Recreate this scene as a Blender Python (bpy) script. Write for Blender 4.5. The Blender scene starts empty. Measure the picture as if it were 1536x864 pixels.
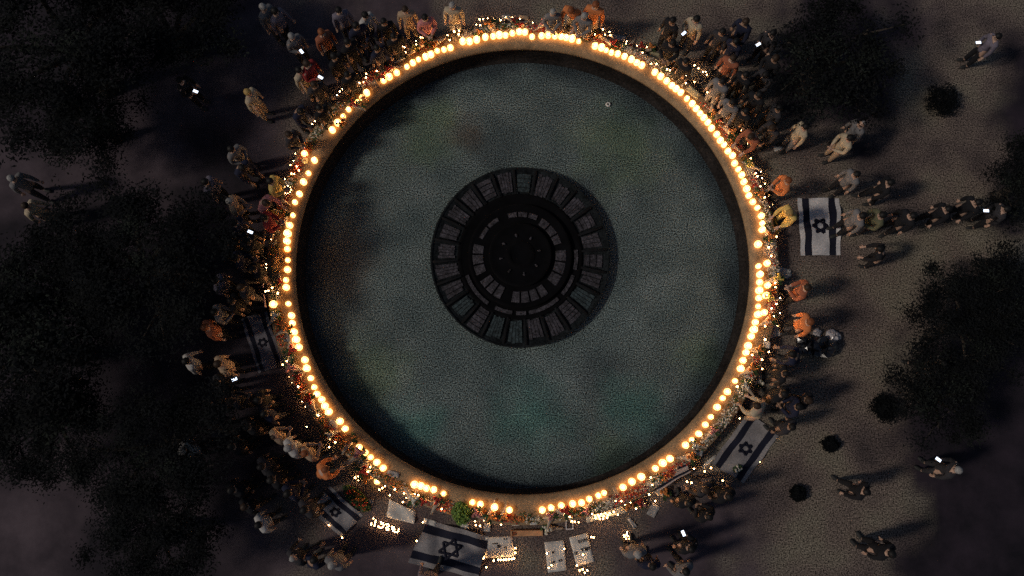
import bpy, math, random
from mathutils import Vector, Matrix
R = math.radians
rng = random.Random(7)
S = bpy.context.scene
COL = S.collection

# ------------------------------------------------------------------ camera, world, sun, exposure
F_PX, CAM_H, TILT = 1100.0, 20.0, math.atan(188.0/1100.0)     # drone above the square, nose a little raised
cam = bpy.data.cameras.new('drone_camera'); cam.sensor_fit = 'HORIZONTAL'; cam.sensor_width = 36.0
cam.lens = 36.0*F_PX/1536.0; cam.clip_start = 0.1; cam.clip_end = 500
camo = bpy.data.objects.new('drone_camera', cam); COL.objects.link(camo)
camo.location = (0, 0, CAM_H); camo.rotation_euler = (TILT, 0, 0); S.camera = camo

SUN_EL, SUN_AZ = R(41), R(193)       # dim moonlight / far street light from the west-south-west; AZ = direction it comes from, ccw from +X
world = bpy.data.worlds.new('World'); S.world = world; world.use_nodes = True
nt = world.node_tree
sky = nt.nodes.new('ShaderNodeTexSky'); sky.sky_type = 'NISHITA'; sky.sun_disc = False
sky.sun_elevation = SUN_EL; sky.sun_rotation = R(90) - SUN_AZ
bg = nt.nodes['Background']; bg.inputs['Strength'].default_value = 0.027
nt.links.new(sky.outputs[0], bg.inputs['Color'])
sun = bpy.data.lights.new('moonlight', 'SUN'); sun.energy = 1.15; sun.angle = R(7); sun.color = (1.0, 0.88, 0.75)
suno = bpy.data.objects.new('moonlight', sun); COL.objects.link(suno)
sd = Vector((math.cos(SUN_EL)*math.cos(SUN_AZ), math.cos(SUN_EL)*math.sin(SUN_AZ), math.sin(SUN_EL)))
suno.rotation_euler = sd.to_track_quat('Z', 'Y').to_euler(); suno.location = sd*60

S.view_settings.view_transform = 'Standard'; S.view_settings.look = 'None'
S.view_settings.exposure = 0.0; S.view_settings.gamma = 1.0; S.view_settings.use_curve_mapping = False
S.cycles.max_bounces = 4; S.cycles.diffuse_bounces = 2; S.cycles.glossy_bounces = 2
S.cycles.transparent_max_bounces = 4; S.cycles.caustics_reflective = False; S.cycles.caustics_refractive = False
S.cycles.sample_clamp_indirect = 1.5; S.cycles.use_denoising = False

def P(px, py, z=0.0):
    """survey helper: the place at height z that the drone saw at a photo pixel"""
    x = (px-768)/F_PX; y = (432-py)/F_PX; c, s = math.cos(TILT), math.sin(TILT)
    d = Vector((x, y*c+s, y*s-c)); t = (z-CAM_H)/d.z
    return Vector((d.x*t, d.y*t, z))
CX, CY = 0.29, 4.14                        # centre of the round fountain
RIM_IN, RIM_OUT, RIM_Z, FLOOR_Z = 6.27, 6.97, 0.45, -0.42
CAN_R = 6.51

# ------------------------------------------------------------------ materials
MATS = {}
def mat(name, color, rough=0.8, var=0.25, scale=6.0, color2=None, emit=None, strength=0.0, grain=0.0, gscale=30.0, metal=0.0, spec=0.3, bump=0.0, stops=None, detail=5):
    if name in MATS: return MATS[name]
    m = bpy.data.materials.new(name); m.use_nodes = True; MATS[name] = m
    t = m.node_tree; b = t.nodes['Principled BSDF']
    b.inputs['Roughness'].default_value = rough; b.inputs['Metallic'].default_value = metal
    b.inputs['Specular IOR Level'].default_value = spec
    tc = t.nodes.new('ShaderNodeTexCoord')
    n = t.nodes.new('ShaderNodeTexNoise'); n.inputs['Scale'].default_value = scale; n.inputs['Detail'].default_value = detail
    t.links.new(tc.outputs['Object'], n.inputs['Vector'])
    r = t.nodes.new('ShaderNodeValToRGB'); r.color_ramp.elements[0].position = 0.3; r.color_ramp.elements[1].position = 0.7
    c1 = [c*(1-var) for c in color]; c2 = [min(1, c*(1+var)) for c in color] if color2 is None else color2
    r.color_ramp.elements[0].color = (*c1, 1); r.color_ramp.elements[1].color = (*c2, 1)
    for ps, c in (stops or []):
        e = r.color_ramp.elements.new(ps); e.color = (*c, 1)
    t.links.new(n.outputs['Fac'], r.inputs['Fac'])
    out = r.outputs['Color']
    if grain:
        g = t.nodes.new('ShaderNodeTexNoise'); g.inputs['Scale'].default_value = gscale; g.inputs['Detail'].default_value = 3
        t.links.new(tc.outputs['Object'], g.inputs['Vector'])
        mr = t.nodes.new('ShaderNodeMapRange'); mr.inputs['From Min'].default_value = 0.3; mr.inputs['From Max'].default_value = 0.7
        mr.inputs['To Min'].default_value = 1-grain; mr.inputs['To Max'].default_value = 1+grain; mr.clamp = False
        t.links.new(g.outputs['Fac'], mr.inputs['Value'])
        mx = t.nodes.new('ShaderNodeMix'); mx.data_type = 'RGBA'; mx.blend_type = 'MULTIPLY'; mx.inputs['Factor'].default_value = 1
        t.links.new(out, mx.inputs['A']); t.links.new(mr.outputs['Result'], mx.inputs['B']); out = mx.outputs['Result']
    t.links.new(out, b.inputs['Base Color'])
    if bump:
        bp = t.nodes.new('ShaderNodeBump'); bp.inputs['Strength'].default_value = bump; bp.inputs['Distance'].default_value = 0.02
        t.links.new(n.outputs['Fac'], bp.inputs['Height']); t.links.new(bp.outputs['Normal'], b.inputs['Normal'])
    if emit:
        b.inputs['Emission Color'].default_value = (*emit, 1); b.inputs['Emission Strength'].default_value = strength
    return m

# ------------------------------------------------------------------ mesh builder
class MB:
    def __init__(s): s.v = []; s.f = []; s.m = []; s.sm = []
    def add(s, vs, fs, m=0, smooth=False):
        o = len(s.v); s.v += [tuple(v) for v in vs]
        for f in fs: s.f.append([i+o for i in f]); s.m.append(m); s.sm.append(smooth)
    def box(s, c, d, rz=0.0, m=0, taper=1.0):
        x, y, z = d[0]/2, d[1]/2, d[2]/2; M = Matrix.Rotation(rz, 3, 'Z'); c = Vector(c)
        vs = []
        for zz, k in ((-z, 1), (z, taper)):
            for a, b in ((-x, -y), (x, -y), (x, y), (-x, y)): vs.append(c+M@Vector((a*k, b*k, zz)))
        s.add(vs, [(3,2,1,0),(4,5,6,7),(0,1,5,4),(1,2,6,5),(2,3,7,6),(3,0,4,7)], m)
    def tube(s, pts, rad, n=8, m=0, cap=True, flat=1.0):
        pts = [Vector(p) for p in pts]; vs = []
        for i, p in enumerate(pts):
            d = (pts[min(i+1, len(pts)-1)]-pts[max(i-1, 0)]).normalized()
            u = d.cross(Vector((0, 0, 1)) if abs(d.z) < 0.9 else Vector((0, 1, 0))).normalized(); w = u.cross(d)
            r = rad[i] if isinstance(rad, (list, tuple)) else rad
            for k in range(n):
                a = 2*math.pi*k/n; vs.append(p+u*math.cos(a)*r+w*math.sin(a)*r*flat)
        fs = []
        for i in range(len(pts)-1):
            for k in range(n): fs.append((i*n+k, i*n+(k+1)%n, (i+1)*n+(k+1)%n, (i+1)*n+k))
        if cap: fs += [tuple(range(n-1, -1, -1)), tuple((len(pts)-1)*n+k for k in range(n))]
        s.add(vs, fs, m, True)
    def lathe(s, prof, n=16, c=(0, 0, 0), m=0, smooth=True, a0=0.0, a1=2*math.pi):
        full = abs(a1-a0-2*math.pi) < 1e-6; cols = n if full else n+1; vs = []
        for r, z in prof:
            for k in range(cols):
                a = a0+(a1-a0)*k/n; vs.append((c[0]+r*math.cos(a), c[1]+r*math.sin(a), c[2]+z))
        fs = []
        for i in range(len(prof)-1):
            for k in range(n): fs.append((i*cols+k, i*cols+(k+1)%cols, (i+1)*cols+(k+1)%cols, (i+1)*cols+k))
        s.add(vs, fs, m, smooth)
    def ball(s, c, r, n=8, k=5, m=0, sc=(1, 1, 1), rough=0.0):
        vs = []; fs = []
        for i in range(k+1):
            t = math.pi*i/k
            for j in range(n):
                a = 2*math.pi*j/n; q = r*(1+rng.uniform(-rough, rough))
                vs.append((c[0]+q*sc[0]*math.sin(t)*math.cos(a), c[1]+q*sc[1]*math.sin(t)*math.sin(a), c[2]+q*sc[2]*math.cos(t)))
        for i in range(k):
            for j in range(n): fs.append((i*n+j, (i+1)*n+j, (i+1)*n+(j+1)%n, i*n+(j+1)%n))
        s.add(vs, fs, m, True)
    def build(s, name, mats, parent=None, loc=None, rz=None):
        me = bpy.data.meshes.new(name); me.from_pydata(s.v, [], s.f)
        if not isinstance(mats, (list, tuple)): mats = [mats]
        for q in mats: me.materials.append(q)
        me.polygons.foreach_set('material_index', s.m); me.polygons.foreach_set('use_smooth', s.sm)
        me.validate(); me.update()
        o = bpy.data.objects.new(name, me); COL.objects.link(o)
        if parent: o.parent = parent
        if loc is not None: o.location = loc
        if rz is not None: o.rotation_euler = (0, 0, rz)
        return o
def empty(name, loc=(0, 0, 0), rz=0.0, sc=1.0):
    o = bpy.data.objects.new(name, None); COL.objects.link(o); o.empty_display_size = 0.1
    o.location = loc; o.rotation_euler = (0, 0, rz); o.scale = (sc, sc, sc); return o
def tag(o, label, cat, group=None):
    o['label'] = label; o['category'] = cat
    if group: o['group'] = group
    return o
def kind(o, k): o['kind'] = k; return o
def copy_tree(o, parent=None):
    c = o.copy(); COL.objects.link(c)
    if parent: c.parent = parent
    for ch in o.children: copy_tree(ch, c)
    return c
def clock(x, y):
    """time on a clock face laid over the fountain"""
    a = (90-math.degrees(math.atan2(y-CY, x-CX))) % 360; h = a/30; hh = int(h) or 12
    return '%d:%02d' % (hh, int((h % 1)*60))

# ------------------------------------------------------------------ ground, lawns, paths
from mathutils import noise as mn
BEDS = [   # where the paving gives way to dark soil and grass (outlines surveyed on the ground)
 [(-500, -300), (430, -300), (380, 30), (330, 95), (220, 135), (175, 190), (60, 215), (-500, 240)],
 [(-500, 345), (60, 318), (200, 285), (290, 210), (365, 190), (385, 300), (395, 420), (385, 560), (330, 640), (150, 640), (-500, 700)],
 [(-500, 640), (150, 600), (400, 600), (430, 690), (360, 800), (150, 740), (80, 690), (-500, 700)],
 [(90, 760), (330, 780), (360, 1100), (120, 1100)],
 [(1170, -300), (1355, -300), (1340, 60), (1350, 180), (1290, 225), (1170, 170)],
 [(1365, 500), (1440, 425), (1900, 380), (1900, 1100), (1370, 1100), (1355, 720)],
 [(1495, 60), (1900, 0), (1900, 320), (1505, 330)],
]
PLAIN = [ # darker, purplish paving of the side path and the far corners
 [(-500, -400), (470, -400), (450, 864), (470, 1300), (-500, 1300)],
 [(430, 0), (640, -60), (660, 30), (520, 130), (450, 240)], [(470, 760), (640, 800), (900, 900), (900, 1200), (400, 1200)],
 [(1180, -300), (1360, -300), (1350, 100), (1180, 160)], [(930, 740), (1090, 720), (1130, 864), (1100, 1100), (900, 1100)],
]
def sdist(pt, poly):
    """signed distance to an outline, positive inside"""
    x, y = pt; inside = False; best = 1e9
    for (x0, y0), (x1, y1) in zip(poly, poly[1:]+poly[:1]):
        if (y0 > y) != (y1 > y) and x < (x1-x0)*(y-y0)/(y1-y0)+x0: inside = not inside
        dx, dy = x1-x0, y1-y0; t = max(0, min(1, ((x-x0)*dx+(y-y0)*dy)/(dx*dx+dy*dy))); best = min(best, math.hypot(x-x0-t*dx, y-y0-t*dy))
    return best if inside else -best
def worn(polys, pt, soft, amp):
    n = amp*(mn.noise(Vector((pt[0]*.55, pt[1]*.55, 3)))+.7*mn.noise(Vector((pt[0]*1.7, pt[1]*1.7, 9)))+.5*mn.noise(Vector((pt[0]*4, pt[1]*4, 5))))
    d = max(sdist(pt, q) for q in polys)+n
    t = max(0, min(1, (d+soft)/(2*soft))); return t*t*(3-2*t)
BW = [[tuple(P(*c)[:2]) for c in q] for q in BEDS]; PW = [[tuple(P(*c)[:2]) for c in q] for q in PLAIN]
gx = [-90, -45, -30, -22]+[-18+.25*i for i in range(145)]+[22, 30, 45, 90]; gy = [-80, -40, -20, -12]+[-8+.25*i for i in range(97)]+[20, 28, 45, 90]
gv = []; gf = []; wa = []; wb = []
for y in gy:
    for x in gx: gv.append((x, y, 0.0)); wa.append(worn(BW, (x, y), .7, .9)); wb.append(worn(PW, (x, y), 1.0, 1.2))
nx = len(gx)
for jy in range(len(gy)-1):
    for ix in range(nx-1):
        a = jy*nx+ix
        if all(math.hypot(gv[k][0]-CX, gv[k][1]-CY) < RIM_OUT-.35 for k in (a, a+1, a+nx, a+nx+1)): continue     # the basin is open below
        gf.append((a, a+1, a+nx+1, a+nx))
g = MB(); g.add(gv, gf)
paving = mat('paving', (0.064, 0.050, 0.049), 0.88, 0.0, 0.5, color2=(0.225, 0.196, 0.156), stops=[(.40, (0.110, 0.084, 0.076)), (.5, (0.162, 0.128, 0.106)), (.6, (0.182, 0.158, 0.120))], grain=1.3, gscale=28, bump=0.15, detail=8)
t = paving.node_tree; bs = t.nodes['Principled BSDF']; src = bs.inputs['Base Color'].links[0].from_socket
for att, lo, hi, sc_ in (('darker_paving', (0.042, 0.031, 0.040), (0.104, 0.078, 0.092), .9), ('soil', (0.008, 0.0065, 0.011), (0.034, 0.024, 0.035), .8)):
    an = t.nodes.new('ShaderNodeAttribute'); an.attribute_name = att; tc = t.nodes.new('ShaderNodeTexCoord')
    nz = t.nodes.new('ShaderNodeTexNoise'); nz.inputs['Scale'].default_value = sc_; nz.inputs['Detail'].default_value = 10; nz.inputs['Roughness'].default_value = .65; t.links.new(tc.outputs['Object'], nz.inputs['Vector'])
    rp = t.nodes.new('ShaderNodeValToRGB'); rp.color_ramp.elements[0].position = .35; rp.color_ramp.elements[1].position = .68; rp.color_ramp.elements[0].color = (*lo, 1); rp.color_ramp.elements[1].color = (*hi, 1); t.links.new(nz.outputs['Fac'], rp.inputs['Fac'])
    mx = t.nodes.new('ShaderNodeMix'); mx.data_type = 'RGBA'; t.links.new(an.outputs['Fac'], mx.inputs['Factor']); t.links.new(src, mx.inputs['A']); t.links.new(rp.outputs['Color'], mx.inputs['B']); src = mx.outputs['Result']
t.links.new(src, bs.inputs['Base Color'])
go = kind(g.build('ground', paving), 'structure')
for nm, w in (('soil', wa), ('darker_paving', wb)):
    at = go.data.attributes.new(nm, 'FLOAT', 'POINT'); at.data.foreach_set('value', w)

# ------------------------------------------------------------------ fountain basin
stone = mat('rim_stone', (0.34, 0.225, 0.125), 0.7, 0.25, 3.0, grain=0.25, gscale=22)
wall_m = mat('basin_wall_tile', (0.022, 0.019, 0.018), 0.85, 0.4, 2.0, grain=0.5, gscale=16, spec=.1)
floor_m = mat('pool_floor', (0.074, 0.104, 0.106), 0.9, 0.0, 0.8, color2=(0.138, 0.174, 0.174), stops=[(.42, (0.092, 0.124, 0.126)), (.56, (0.110, 0.144, 0.144))], grain=1.9, gscale=32, detail=9, spec=.1)
gut_m = mat('gutter', (0.012, 0.012, 0.014), 0.9)
basin = empty('fountain_basin', (CX, CY, 0))
tag(basin, 'large round sunken fountain basin of pale stone with candles along its rim', 'fountain')
q = MB(); q.lathe([(RIM_OUT, 0), (RIM_OUT, RIM_Z-0.02), (RIM_OUT-0.02, RIM_Z), (RIM_IN+0.17, RIM_Z), (RIM_IN+.10, RIM_Z-.012), (RIM_IN+.04, RIM_Z-.04), (RIM_IN-.01, RIM_Z-.085), (RIM_IN-.04, RIM_Z-.15), (RIM_IN-.045, RIM_Z-.21), (RIM_IN+0.02, RIM_Z-0.215)], 180)
q.build('rim', stone, basin)
q = MB(); q.lathe([(RIM_IN+0.02, RIM_Z-0.213), (RIM_IN+0.02, FLOOR_Z+.34), (RIM_IN+.01, FLOOR_Z+.22), (RIM_IN-.01, FLOOR_Z+.12), (RIM_IN-.05, FLOOR_Z+.055), (RIM_IN-.13, FLOOR_Z+.034)], 180); q.build('basin_wall', wall_m, basin)
q = MB(); k = 180; ro = RIM_IN-.12; rings = [0.01]+[ro*i/48 for i in range(1, 49)]
q.add([(r*math.cos(2*math.pi*i/k), r*math.sin(2*math.pi*i/k), 0) for r in rings for i in range(k)], [(a*k+i, (a+1)*k+i, (a+1)*k+(i+1) % k, a*k+(i+1) % k) for a in range(48) for i in range(k)])
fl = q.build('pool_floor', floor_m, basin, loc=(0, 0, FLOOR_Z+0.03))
# stains on the pool floor: rust on one side, algae and silt elsewhere, each with a ragged outline of its own, plus painted edge shade
STAINS = dict(rust=[(495, 395, 1.1), (700, 200, .5)], algae=[(930, 220, 1.3), (640, 200, 1.0), (560, 560, .9), (920, 700, .8), (1050, 540, .6)], teal=[(800, 620, 1.0), (950, 610, .9), (620, 640, .8)], silt=[(990, 150, 1.3), (820, 560, 1.3), (640, 620, 1.4), (1040, 330, .9), (560, 420, .9), (1010, 440, .8), (720, 140, 1.0), (930, 480, .8)], dark_spots_edge_shade=[(740, 220, .9), (880, 300, .8), (900, 560, .7)])
sv = {}
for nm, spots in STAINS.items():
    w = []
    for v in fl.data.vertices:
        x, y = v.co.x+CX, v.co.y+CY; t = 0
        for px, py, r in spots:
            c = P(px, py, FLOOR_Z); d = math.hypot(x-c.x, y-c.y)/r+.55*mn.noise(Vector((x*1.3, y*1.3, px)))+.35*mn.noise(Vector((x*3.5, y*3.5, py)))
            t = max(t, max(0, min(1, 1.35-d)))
        if nm == 'dark_spots_edge_shade':                                 # soft shade along the foot of the wall, painted into the floor colour
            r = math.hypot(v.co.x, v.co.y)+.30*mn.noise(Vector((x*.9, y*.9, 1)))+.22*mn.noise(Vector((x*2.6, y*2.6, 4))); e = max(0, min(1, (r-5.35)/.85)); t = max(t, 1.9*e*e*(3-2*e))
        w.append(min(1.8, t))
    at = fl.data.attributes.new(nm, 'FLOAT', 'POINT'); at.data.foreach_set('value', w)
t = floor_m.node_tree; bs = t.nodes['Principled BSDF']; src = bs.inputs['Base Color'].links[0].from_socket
for nm, c in dict(silt=(1.2, 1.2, 1.2), dark_spots_edge_shade=(.68, .68, .71), algae=(1.0, 1.1, .84), teal=(.72, 1.08, 1.0), rust=(1.0, .78, .70)).items():
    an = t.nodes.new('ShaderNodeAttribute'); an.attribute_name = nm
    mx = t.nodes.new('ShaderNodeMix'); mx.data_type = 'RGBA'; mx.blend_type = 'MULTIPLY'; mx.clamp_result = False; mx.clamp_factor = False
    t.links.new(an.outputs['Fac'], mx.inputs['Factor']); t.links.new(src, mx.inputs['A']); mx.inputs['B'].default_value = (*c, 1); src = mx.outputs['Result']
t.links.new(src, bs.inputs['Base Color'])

# ------------------------------------------------------------------ central tiered fountain sculpture
dark = mat('sculpture_black', (0.005, 0.005, 0.006), 0.95, 0.3, 3.0, spec=0.06)
dark2 = mat('sculpture_rib', (0.013, 0.014, 0.016), 0.9, 0.3, 3.0, spec=0.06)
tray = mat('sculpture_tray', (0.014, 0.017, 0.019), 0.9, 0.5, 4.0, grain=0.6, gscale=20, spec=.06)
panel_m = mat('sculpture_panel', (0.045, 0.042, 0.050), 0.8, 0.55, 5.0, grain=0.7, gscale=20)
panel_g = mat('sculpture_panel_teal', (0.030, 0.044, 0.048), 0.8, 0.5, 5.0, grain=0.7, gscale=20)
sc0 = P(780, 382, 0.0); sculpt = empty('fountain_sculpture', (sc0.x, sc0.y, FLOOR_Z+0.034))
tag(sculpt, 'dark tiered round fountain with rings of grey panels in the middle of the pool', 'fountain')
sculpt.scale = (1.02, 1.05, 0.32); B = -FLOOR_Z-0.42                                     # local height of ground level
q = MB(); q.lathe([(2.05, 0.0), (2.05, B+0.2), (2.46, B+0.62), (2.47, B+0.80), (2.44, B+0.82), (2.42, B+0.66), (1.72, B+0.58)], 96); q.build('base_drum', tray, sculpt)
NP = 24
for i in range(NP):
    a = 2*math.pi*i/NP+0.07
    q = MB(); ca, sa = math.cos(a), math.sin(a)
    q.tube([(1.70*ca, 1.70*sa, B+0.86), (2.06*ca, 2.06*sa, B+0.84), (2.40*ca, 2.40*sa, B+0.78)], [0.03, 0.04, 0.035], 6); q.build('rib', dark2, sculpt)
    a1 = a+0.035+rng.uniform(0, .02); a2 = a+2*math.pi/NP-0.035-rng.uniform(0, .02)
    r1 = 1.74+rng.uniform(-.03, .04); r2 = 2.33+rng.uniform(-.06, .05)
    q = MB(); ns = rng.choice((3, 4, 4, 5)); across = rng.random() < .35
    for si in range(ns):                               # each panel is a small louvre of thin slats
        u0, u1 = (si+.07)/ns, (si+.93)/ns; zz = B+.70+rng.uniform(-.03, .03)
        if across: b0, b1, s0, s1 = a1, a2, r1+(r2-r1)*u0, r1+(r2-r1)*u1
        else: b0, b1, s0, s1 = a1+(a2-a1)*u0, a1+(a2-a1)*u1, r1+rng.uniform(0, .05), r2-rng.uniform(0, .06)
        q.lathe([(s0, zz), (s0, zz+.03), (s1, zz+.03+rng.uniform(-.03, .03)), (s1, zz)], 4, a0=b0, a1=b1, smooth=False)
    q.build('panel', panel_g if i in (5, 14, 16, 17, 21) else panel_m, sculpt)
q = MB(); q.lathe([(1.72, B+0.5), (1.72, B+0.70), (1.66, B+0.74), (1.62, B+0.60), (1.40, B+0.60)], 96); q.build('middle_drum', dark, sculpt)
# thin pale hoop broken in arcs, then the upper ring of panels
for a0, a1 in ((200, 236), (244, 262), (266, 276), (279, 312), (318, 340), (346, 366)):
    q = MB(); q.lathe([(1.50, B+0.70), (1.50, B+0.74), (1.60, B+0.74), (1.60, B+0.70)], 14, a0=R(a0), a1=R(a1), smooth=False); q.build('hoop', panel_m, sculpt)
q = MB(); q.lathe([(1.42, B+0.55), (1.42, B+0.95), (1.36, B+0.98), (1.33, B+0.88), (0.84, B+0.88)], 72); q.build('upper_drum', dark, sculpt)
for a0, a1, r1, r2, nb in ((258, 308, .98, 1.28, 4), (318, 368, .98, 1.28, 3), (212, 246, .95, 1.3, 3), (165, 206, 1.0, 1.3, 3), (15, 60, 0.98, 1.2, 3), (64, 108, 1.06, 1.2, 3), (120, 158, 1.1, 1.22, 2)):
    for j in range(nb):
        b0 = a0+(a1-a0)*j/nb+1.2; b1 = a0+(a1-a0)*(j+1)/nb-1.2
        q = MB(); z1 = B+0.95+rng.uniform(-.01, .02); q.lathe([(r1, z1-0.03), (r1+0.02, z1+.03), ((r1+r2)/2, z1+.015), (r2-0.02, z1), (r2, z1-0.05)], 4, a0=R(b0), a1=R(b1), smooth=False); q.build('upper_panel', panel_m, sculpt)
q = MB(); q.lathe([(0.86, B+0.6), (0.86, B+1.25), (0.82, B+1.28), (0.76, B+1.14), (0.4, B+1.12), (0.36, B+1.3), (0.3, B+1.32), (0.26, B+1.15), (0, B+1.13)], 48); core = q.build('core', dark, sculpt)
for i in range(8):
    a = i*math.pi/4+.2; q = MB(); q.tube([(0.55*math.cos(a), 0.55*math.sin(a), B+1.12), (0.55*math.cos(a), 0.55*math.sin(a), B+1.24), (0.5*math.cos(a), 0.5*math.sin(a), B+1.3)], [0.035, 0.03, 0.02], 8); q.build('nozzle', panel_m, core)

# ------------------------------------------------------------------ trees and shrubs
leaf_ms = [mat('leaf_dark', (0.008, 0.009, 0.010), 0.9, 0.5, 2.0, spec=0.08), mat('leaf_mid', (0.011, 0.012, 0.012), 0.9, 0.5, 2.0, spec=0.08), mat('leaf_pale', (0.020, 0.024, 0.020), 0.9, 0.4, 2.0, spec=0.08)]
bark = mat('bark', (0.05, 0.04, 0.033), 0.95, 0.4, 8, bump=0.5)
def tree_proto(seed, rad, trunk_h, crown_h, nleaf, mix):
    rg = random.Random(seed); root = empty('tree')
    q = MB(); tip = Vector((rg.uniform(-.3, .3), rg.uniform(-.3, .3), trunk_h))
    q.tube([(0, 0, -0.05), (0.03, 0.02, 0.3), tip*0.55, tip], [0.26, 0.19, 0.15, 0.12], 10)
    limbs = []
    for i in range(7):
        a = i*0.9+rg.uniform(-.3, .3); e = Vector((math.cos(a)*rad*rg.uniform(.5, .8), math.sin(a)*rad*rg.uniform(.5, .8), trunk_h+crown_h*rg.uniform(.3, .75)))
        md = tip.lerp(e, .5)+Vector((0, 0, .25)); q.tube([tip*0.95, md, e], [0.10, 0.06, 0.025], 6); limbs.append(e)
        for j in range(2):
            e2 = e+Vector((rg.uniform(-.8, .8), rg.uniform(-.8, .8), rg.uniform(-.1, .7))); q.tube([md.lerp(e, .6), e2], [0.035, 0.012], 5); limbs.append(e2)
    q.build('trunk', bark, root)
    q = MB(); clumps = []
    for i in range(int(16*rad)):
        a = rg.uniform(0, 2*math.pi); rr = rad*math.sqrt(rg.random())*(0.92+0.22*math.sin(a*3+seed)); h = trunk_h+crown_h*(0.35+0.65*math.sqrt(max(0, 1-(rr/(rad*1.15))**2))*rg.uniform(.55, 1))
        clumps.append((Vector((rr*math.cos(a), rr*math.sin(a), h)), rg.uniform(.28, .6), rg.choices((0, 1, 2), mix)[0]))
    clumps += [(e, .5, 0) for e in limbs]
    per = nleaf//len(clumps)
    for c, cr, mi in clumps:
        for _ in range(per):
            d = Vector((rg.gauss(0, 1), rg.gauss(0, 1), rg.gauss(0, .7))); d = d*(min(1, 2.3/max(.01, d.length))*cr*rg.uniform(.35, .65)); p = c+d; L = rg.uniform(.03, .065)
            u = Vector((rg.gauss(0, 1), rg.gauss(0, 1), rg.gauss(0, .5))).normalized(); w = u.cross(Vector((rg.gauss(0, .6), rg.gauss(0, .6), 1))).normalized()
            mm = mi if rg.random() < .75 else rg.choice((0, 1))
            q.add([p-u*L, p+w*L*.45, p+u*L, p-w*L*.45], [(0, 1, 2, 3)], mm)
    q.build('crown', leaf_ms, root)
    return root
protos = [tree_proto(1, 2.6, 2.6, 2.4, 19000, (6, 3, 1)), tree_proto(2, 2.2, 2.3, 2.2, 16000, (5, 4, 1)), tree_proto(3, 1.7, 2.0, 1.9, 11000, (3, 4, 3))]
used = [False]*3
TREES = [  # px, py of the crown, prototype, scale, label
 (70, 60, 0, 1.15, 'broad dark tree in the top corner of the lawn, far from the candles'),
 (235, 10, 1, 0.95, 'dark tree at the top edge, beside the cream-clad person on the path'),
 (115, 165, 2, 0.8, 'small loose tree on the dark lawn just above the dim path'),
 (205, 395, 0, 0.95, 'broad black tree on the lawn level with the fountain centre'),
 (85, 440, 1, 0.9, 'dark tree behind the broad black tree, away from the fountain'),
 (5, 520, 2, 1.2, 'pale grey-green tree cut by the picture edge beside the dark lawn'),
 (225, 680, 0, 0.8, 'dark tree standing between the two lower paths'),
 (70, 640, 1, 0.75, 'dark tree below the pale grey-green tree'),
 (230, 800, 1, 0.75, 'dark tree at the bottom edge of the lawn'),
 (1455, 490, 1, 0.72, 'dark tree on the far lawn, opposite the flag with the star'),
 (1535, 450, 2, 0.8, 'dark tree cut by the picture edge beyond the white phone light'),
 (1430, 590, 2, 0.72, 'dark tree below the largest tree of the far lawn'),
 (1262, 70, 2, 1.0, 'sparse dark tree on the purple lawn above the paved corner'),
 (1560, 265, 2, 0.7, 'dark tree at the picture edge above the person with the white phone light'),
]
for px, py, k, s, lab in TREES:
    o = protos[k] if not used[k] else copy_tree(protos[k]); used[k] = True
    p = P(px, py, 2.5*s); o.location = (p.x, p.y, 0); o.scale = (s, s, s*0.62); o.rotation_euler = (0, 0, rng.uniform(0, 6.28))
    tag(o, lab, 'tree', 'trees around the square')
def shrub(px, py, r, label):
    rg = random.Random(int(px)); p = P(px, py, 0.4); root = empty('shrub', (p.x, p.y, 0))
    q = MB(); [q.tube([(0, 0, 0), (math.cos(i*1.3)*r*.5, math.sin(i*1.3)*r*.3, .2)], [.03, .012], 5) for i in range(6)]; q.build('stem', bark, root)
    q = MB()
    for _ in range(2600):
        d = Vector((rg.gauss(0, 1), rg.gauss(0, 1), rg.gauss(0, 1))).normalized()*rg.uniform(.5, 1.05); d = d*r*(1+.55*mn.noise(d*2.2+Vector((px, py, 0)))); d.z = abs(d.z)*.9+.08; u = Vector((rg.gauss(0, 1), rg.gauss(0, 1), rg.gauss(0, .6))).normalized(); w = u.cross(Vector((.2, .1, 1))).normalized(); L = rg.uniform(.02, .04)
        q.add([d-u*L, d+w*L*.5, d+u*L, d-w*L*.5], [(0, 1, 2, 3)], 0)
    q.build('foliage', [leaf_ms[0]], root); tag(root, label, 'shrub', 'round shrubs on the paving')
shrub(1420, 146, .46, 'round dark shrub alone on the paving in the top corner')
shrub(1500, 412, .42, 'round dark shrub at the upper edge of the far lawn')
shrub(1252, 667, .2, 'small dark green shrub on the open paving beyond the tilted flag')
shrub(1203, 742, .19, 'small dark shrub on the paving, lower of the two beyond the tilted flag')
shrub(1334, 612, .36, 'dark shrub at the near edge of the far lawn')

# ------------------------------------------------------------------ candles
wax_hot = mat('molten_wax', (0.78, 0.60, 0.32), .5, .05, 8, emit=(1.0, 0.72, 0.40), strength=.7)
wax_side = mat('glowing_wax', (0.8, 0.62, 0.4), .6, .1, 8, emit=(1.0, 0.50, 0.15), strength=1.0)
cup_m = mat('candle_cup', (0.75, 0.6, 0.42), .5, .1, 8, emit=(1.0, 0.47, 0.13), strength=5.4)
flame_m = mat('flame', (1, .8, .5), .5, 0, 1, emit=(1.0, 0.52, 0.19), strength=180)
flame_t = mat('small_flame', (1, .8, .5), .5, 0, 1, emit=(1.0, 0.52, 0.2), strength=90)
tin_m = mat('tea_light_tin', (.6, .58, .55), .4, .1, 8, metal=.7)
wax_t = mat('tea_wax', (.8, .7, .55), .5, .05, 8, emit=(1.0, .70, .42), strength=1.1)
def flame_mb(h, r, z):
    q = MB(); q.lathe([(0.001, z), (r*.8, z+h*.18), (r, z+h*.36), (r*.55, z+h*.7), (0.001, z+h)], 8); return q
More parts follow.
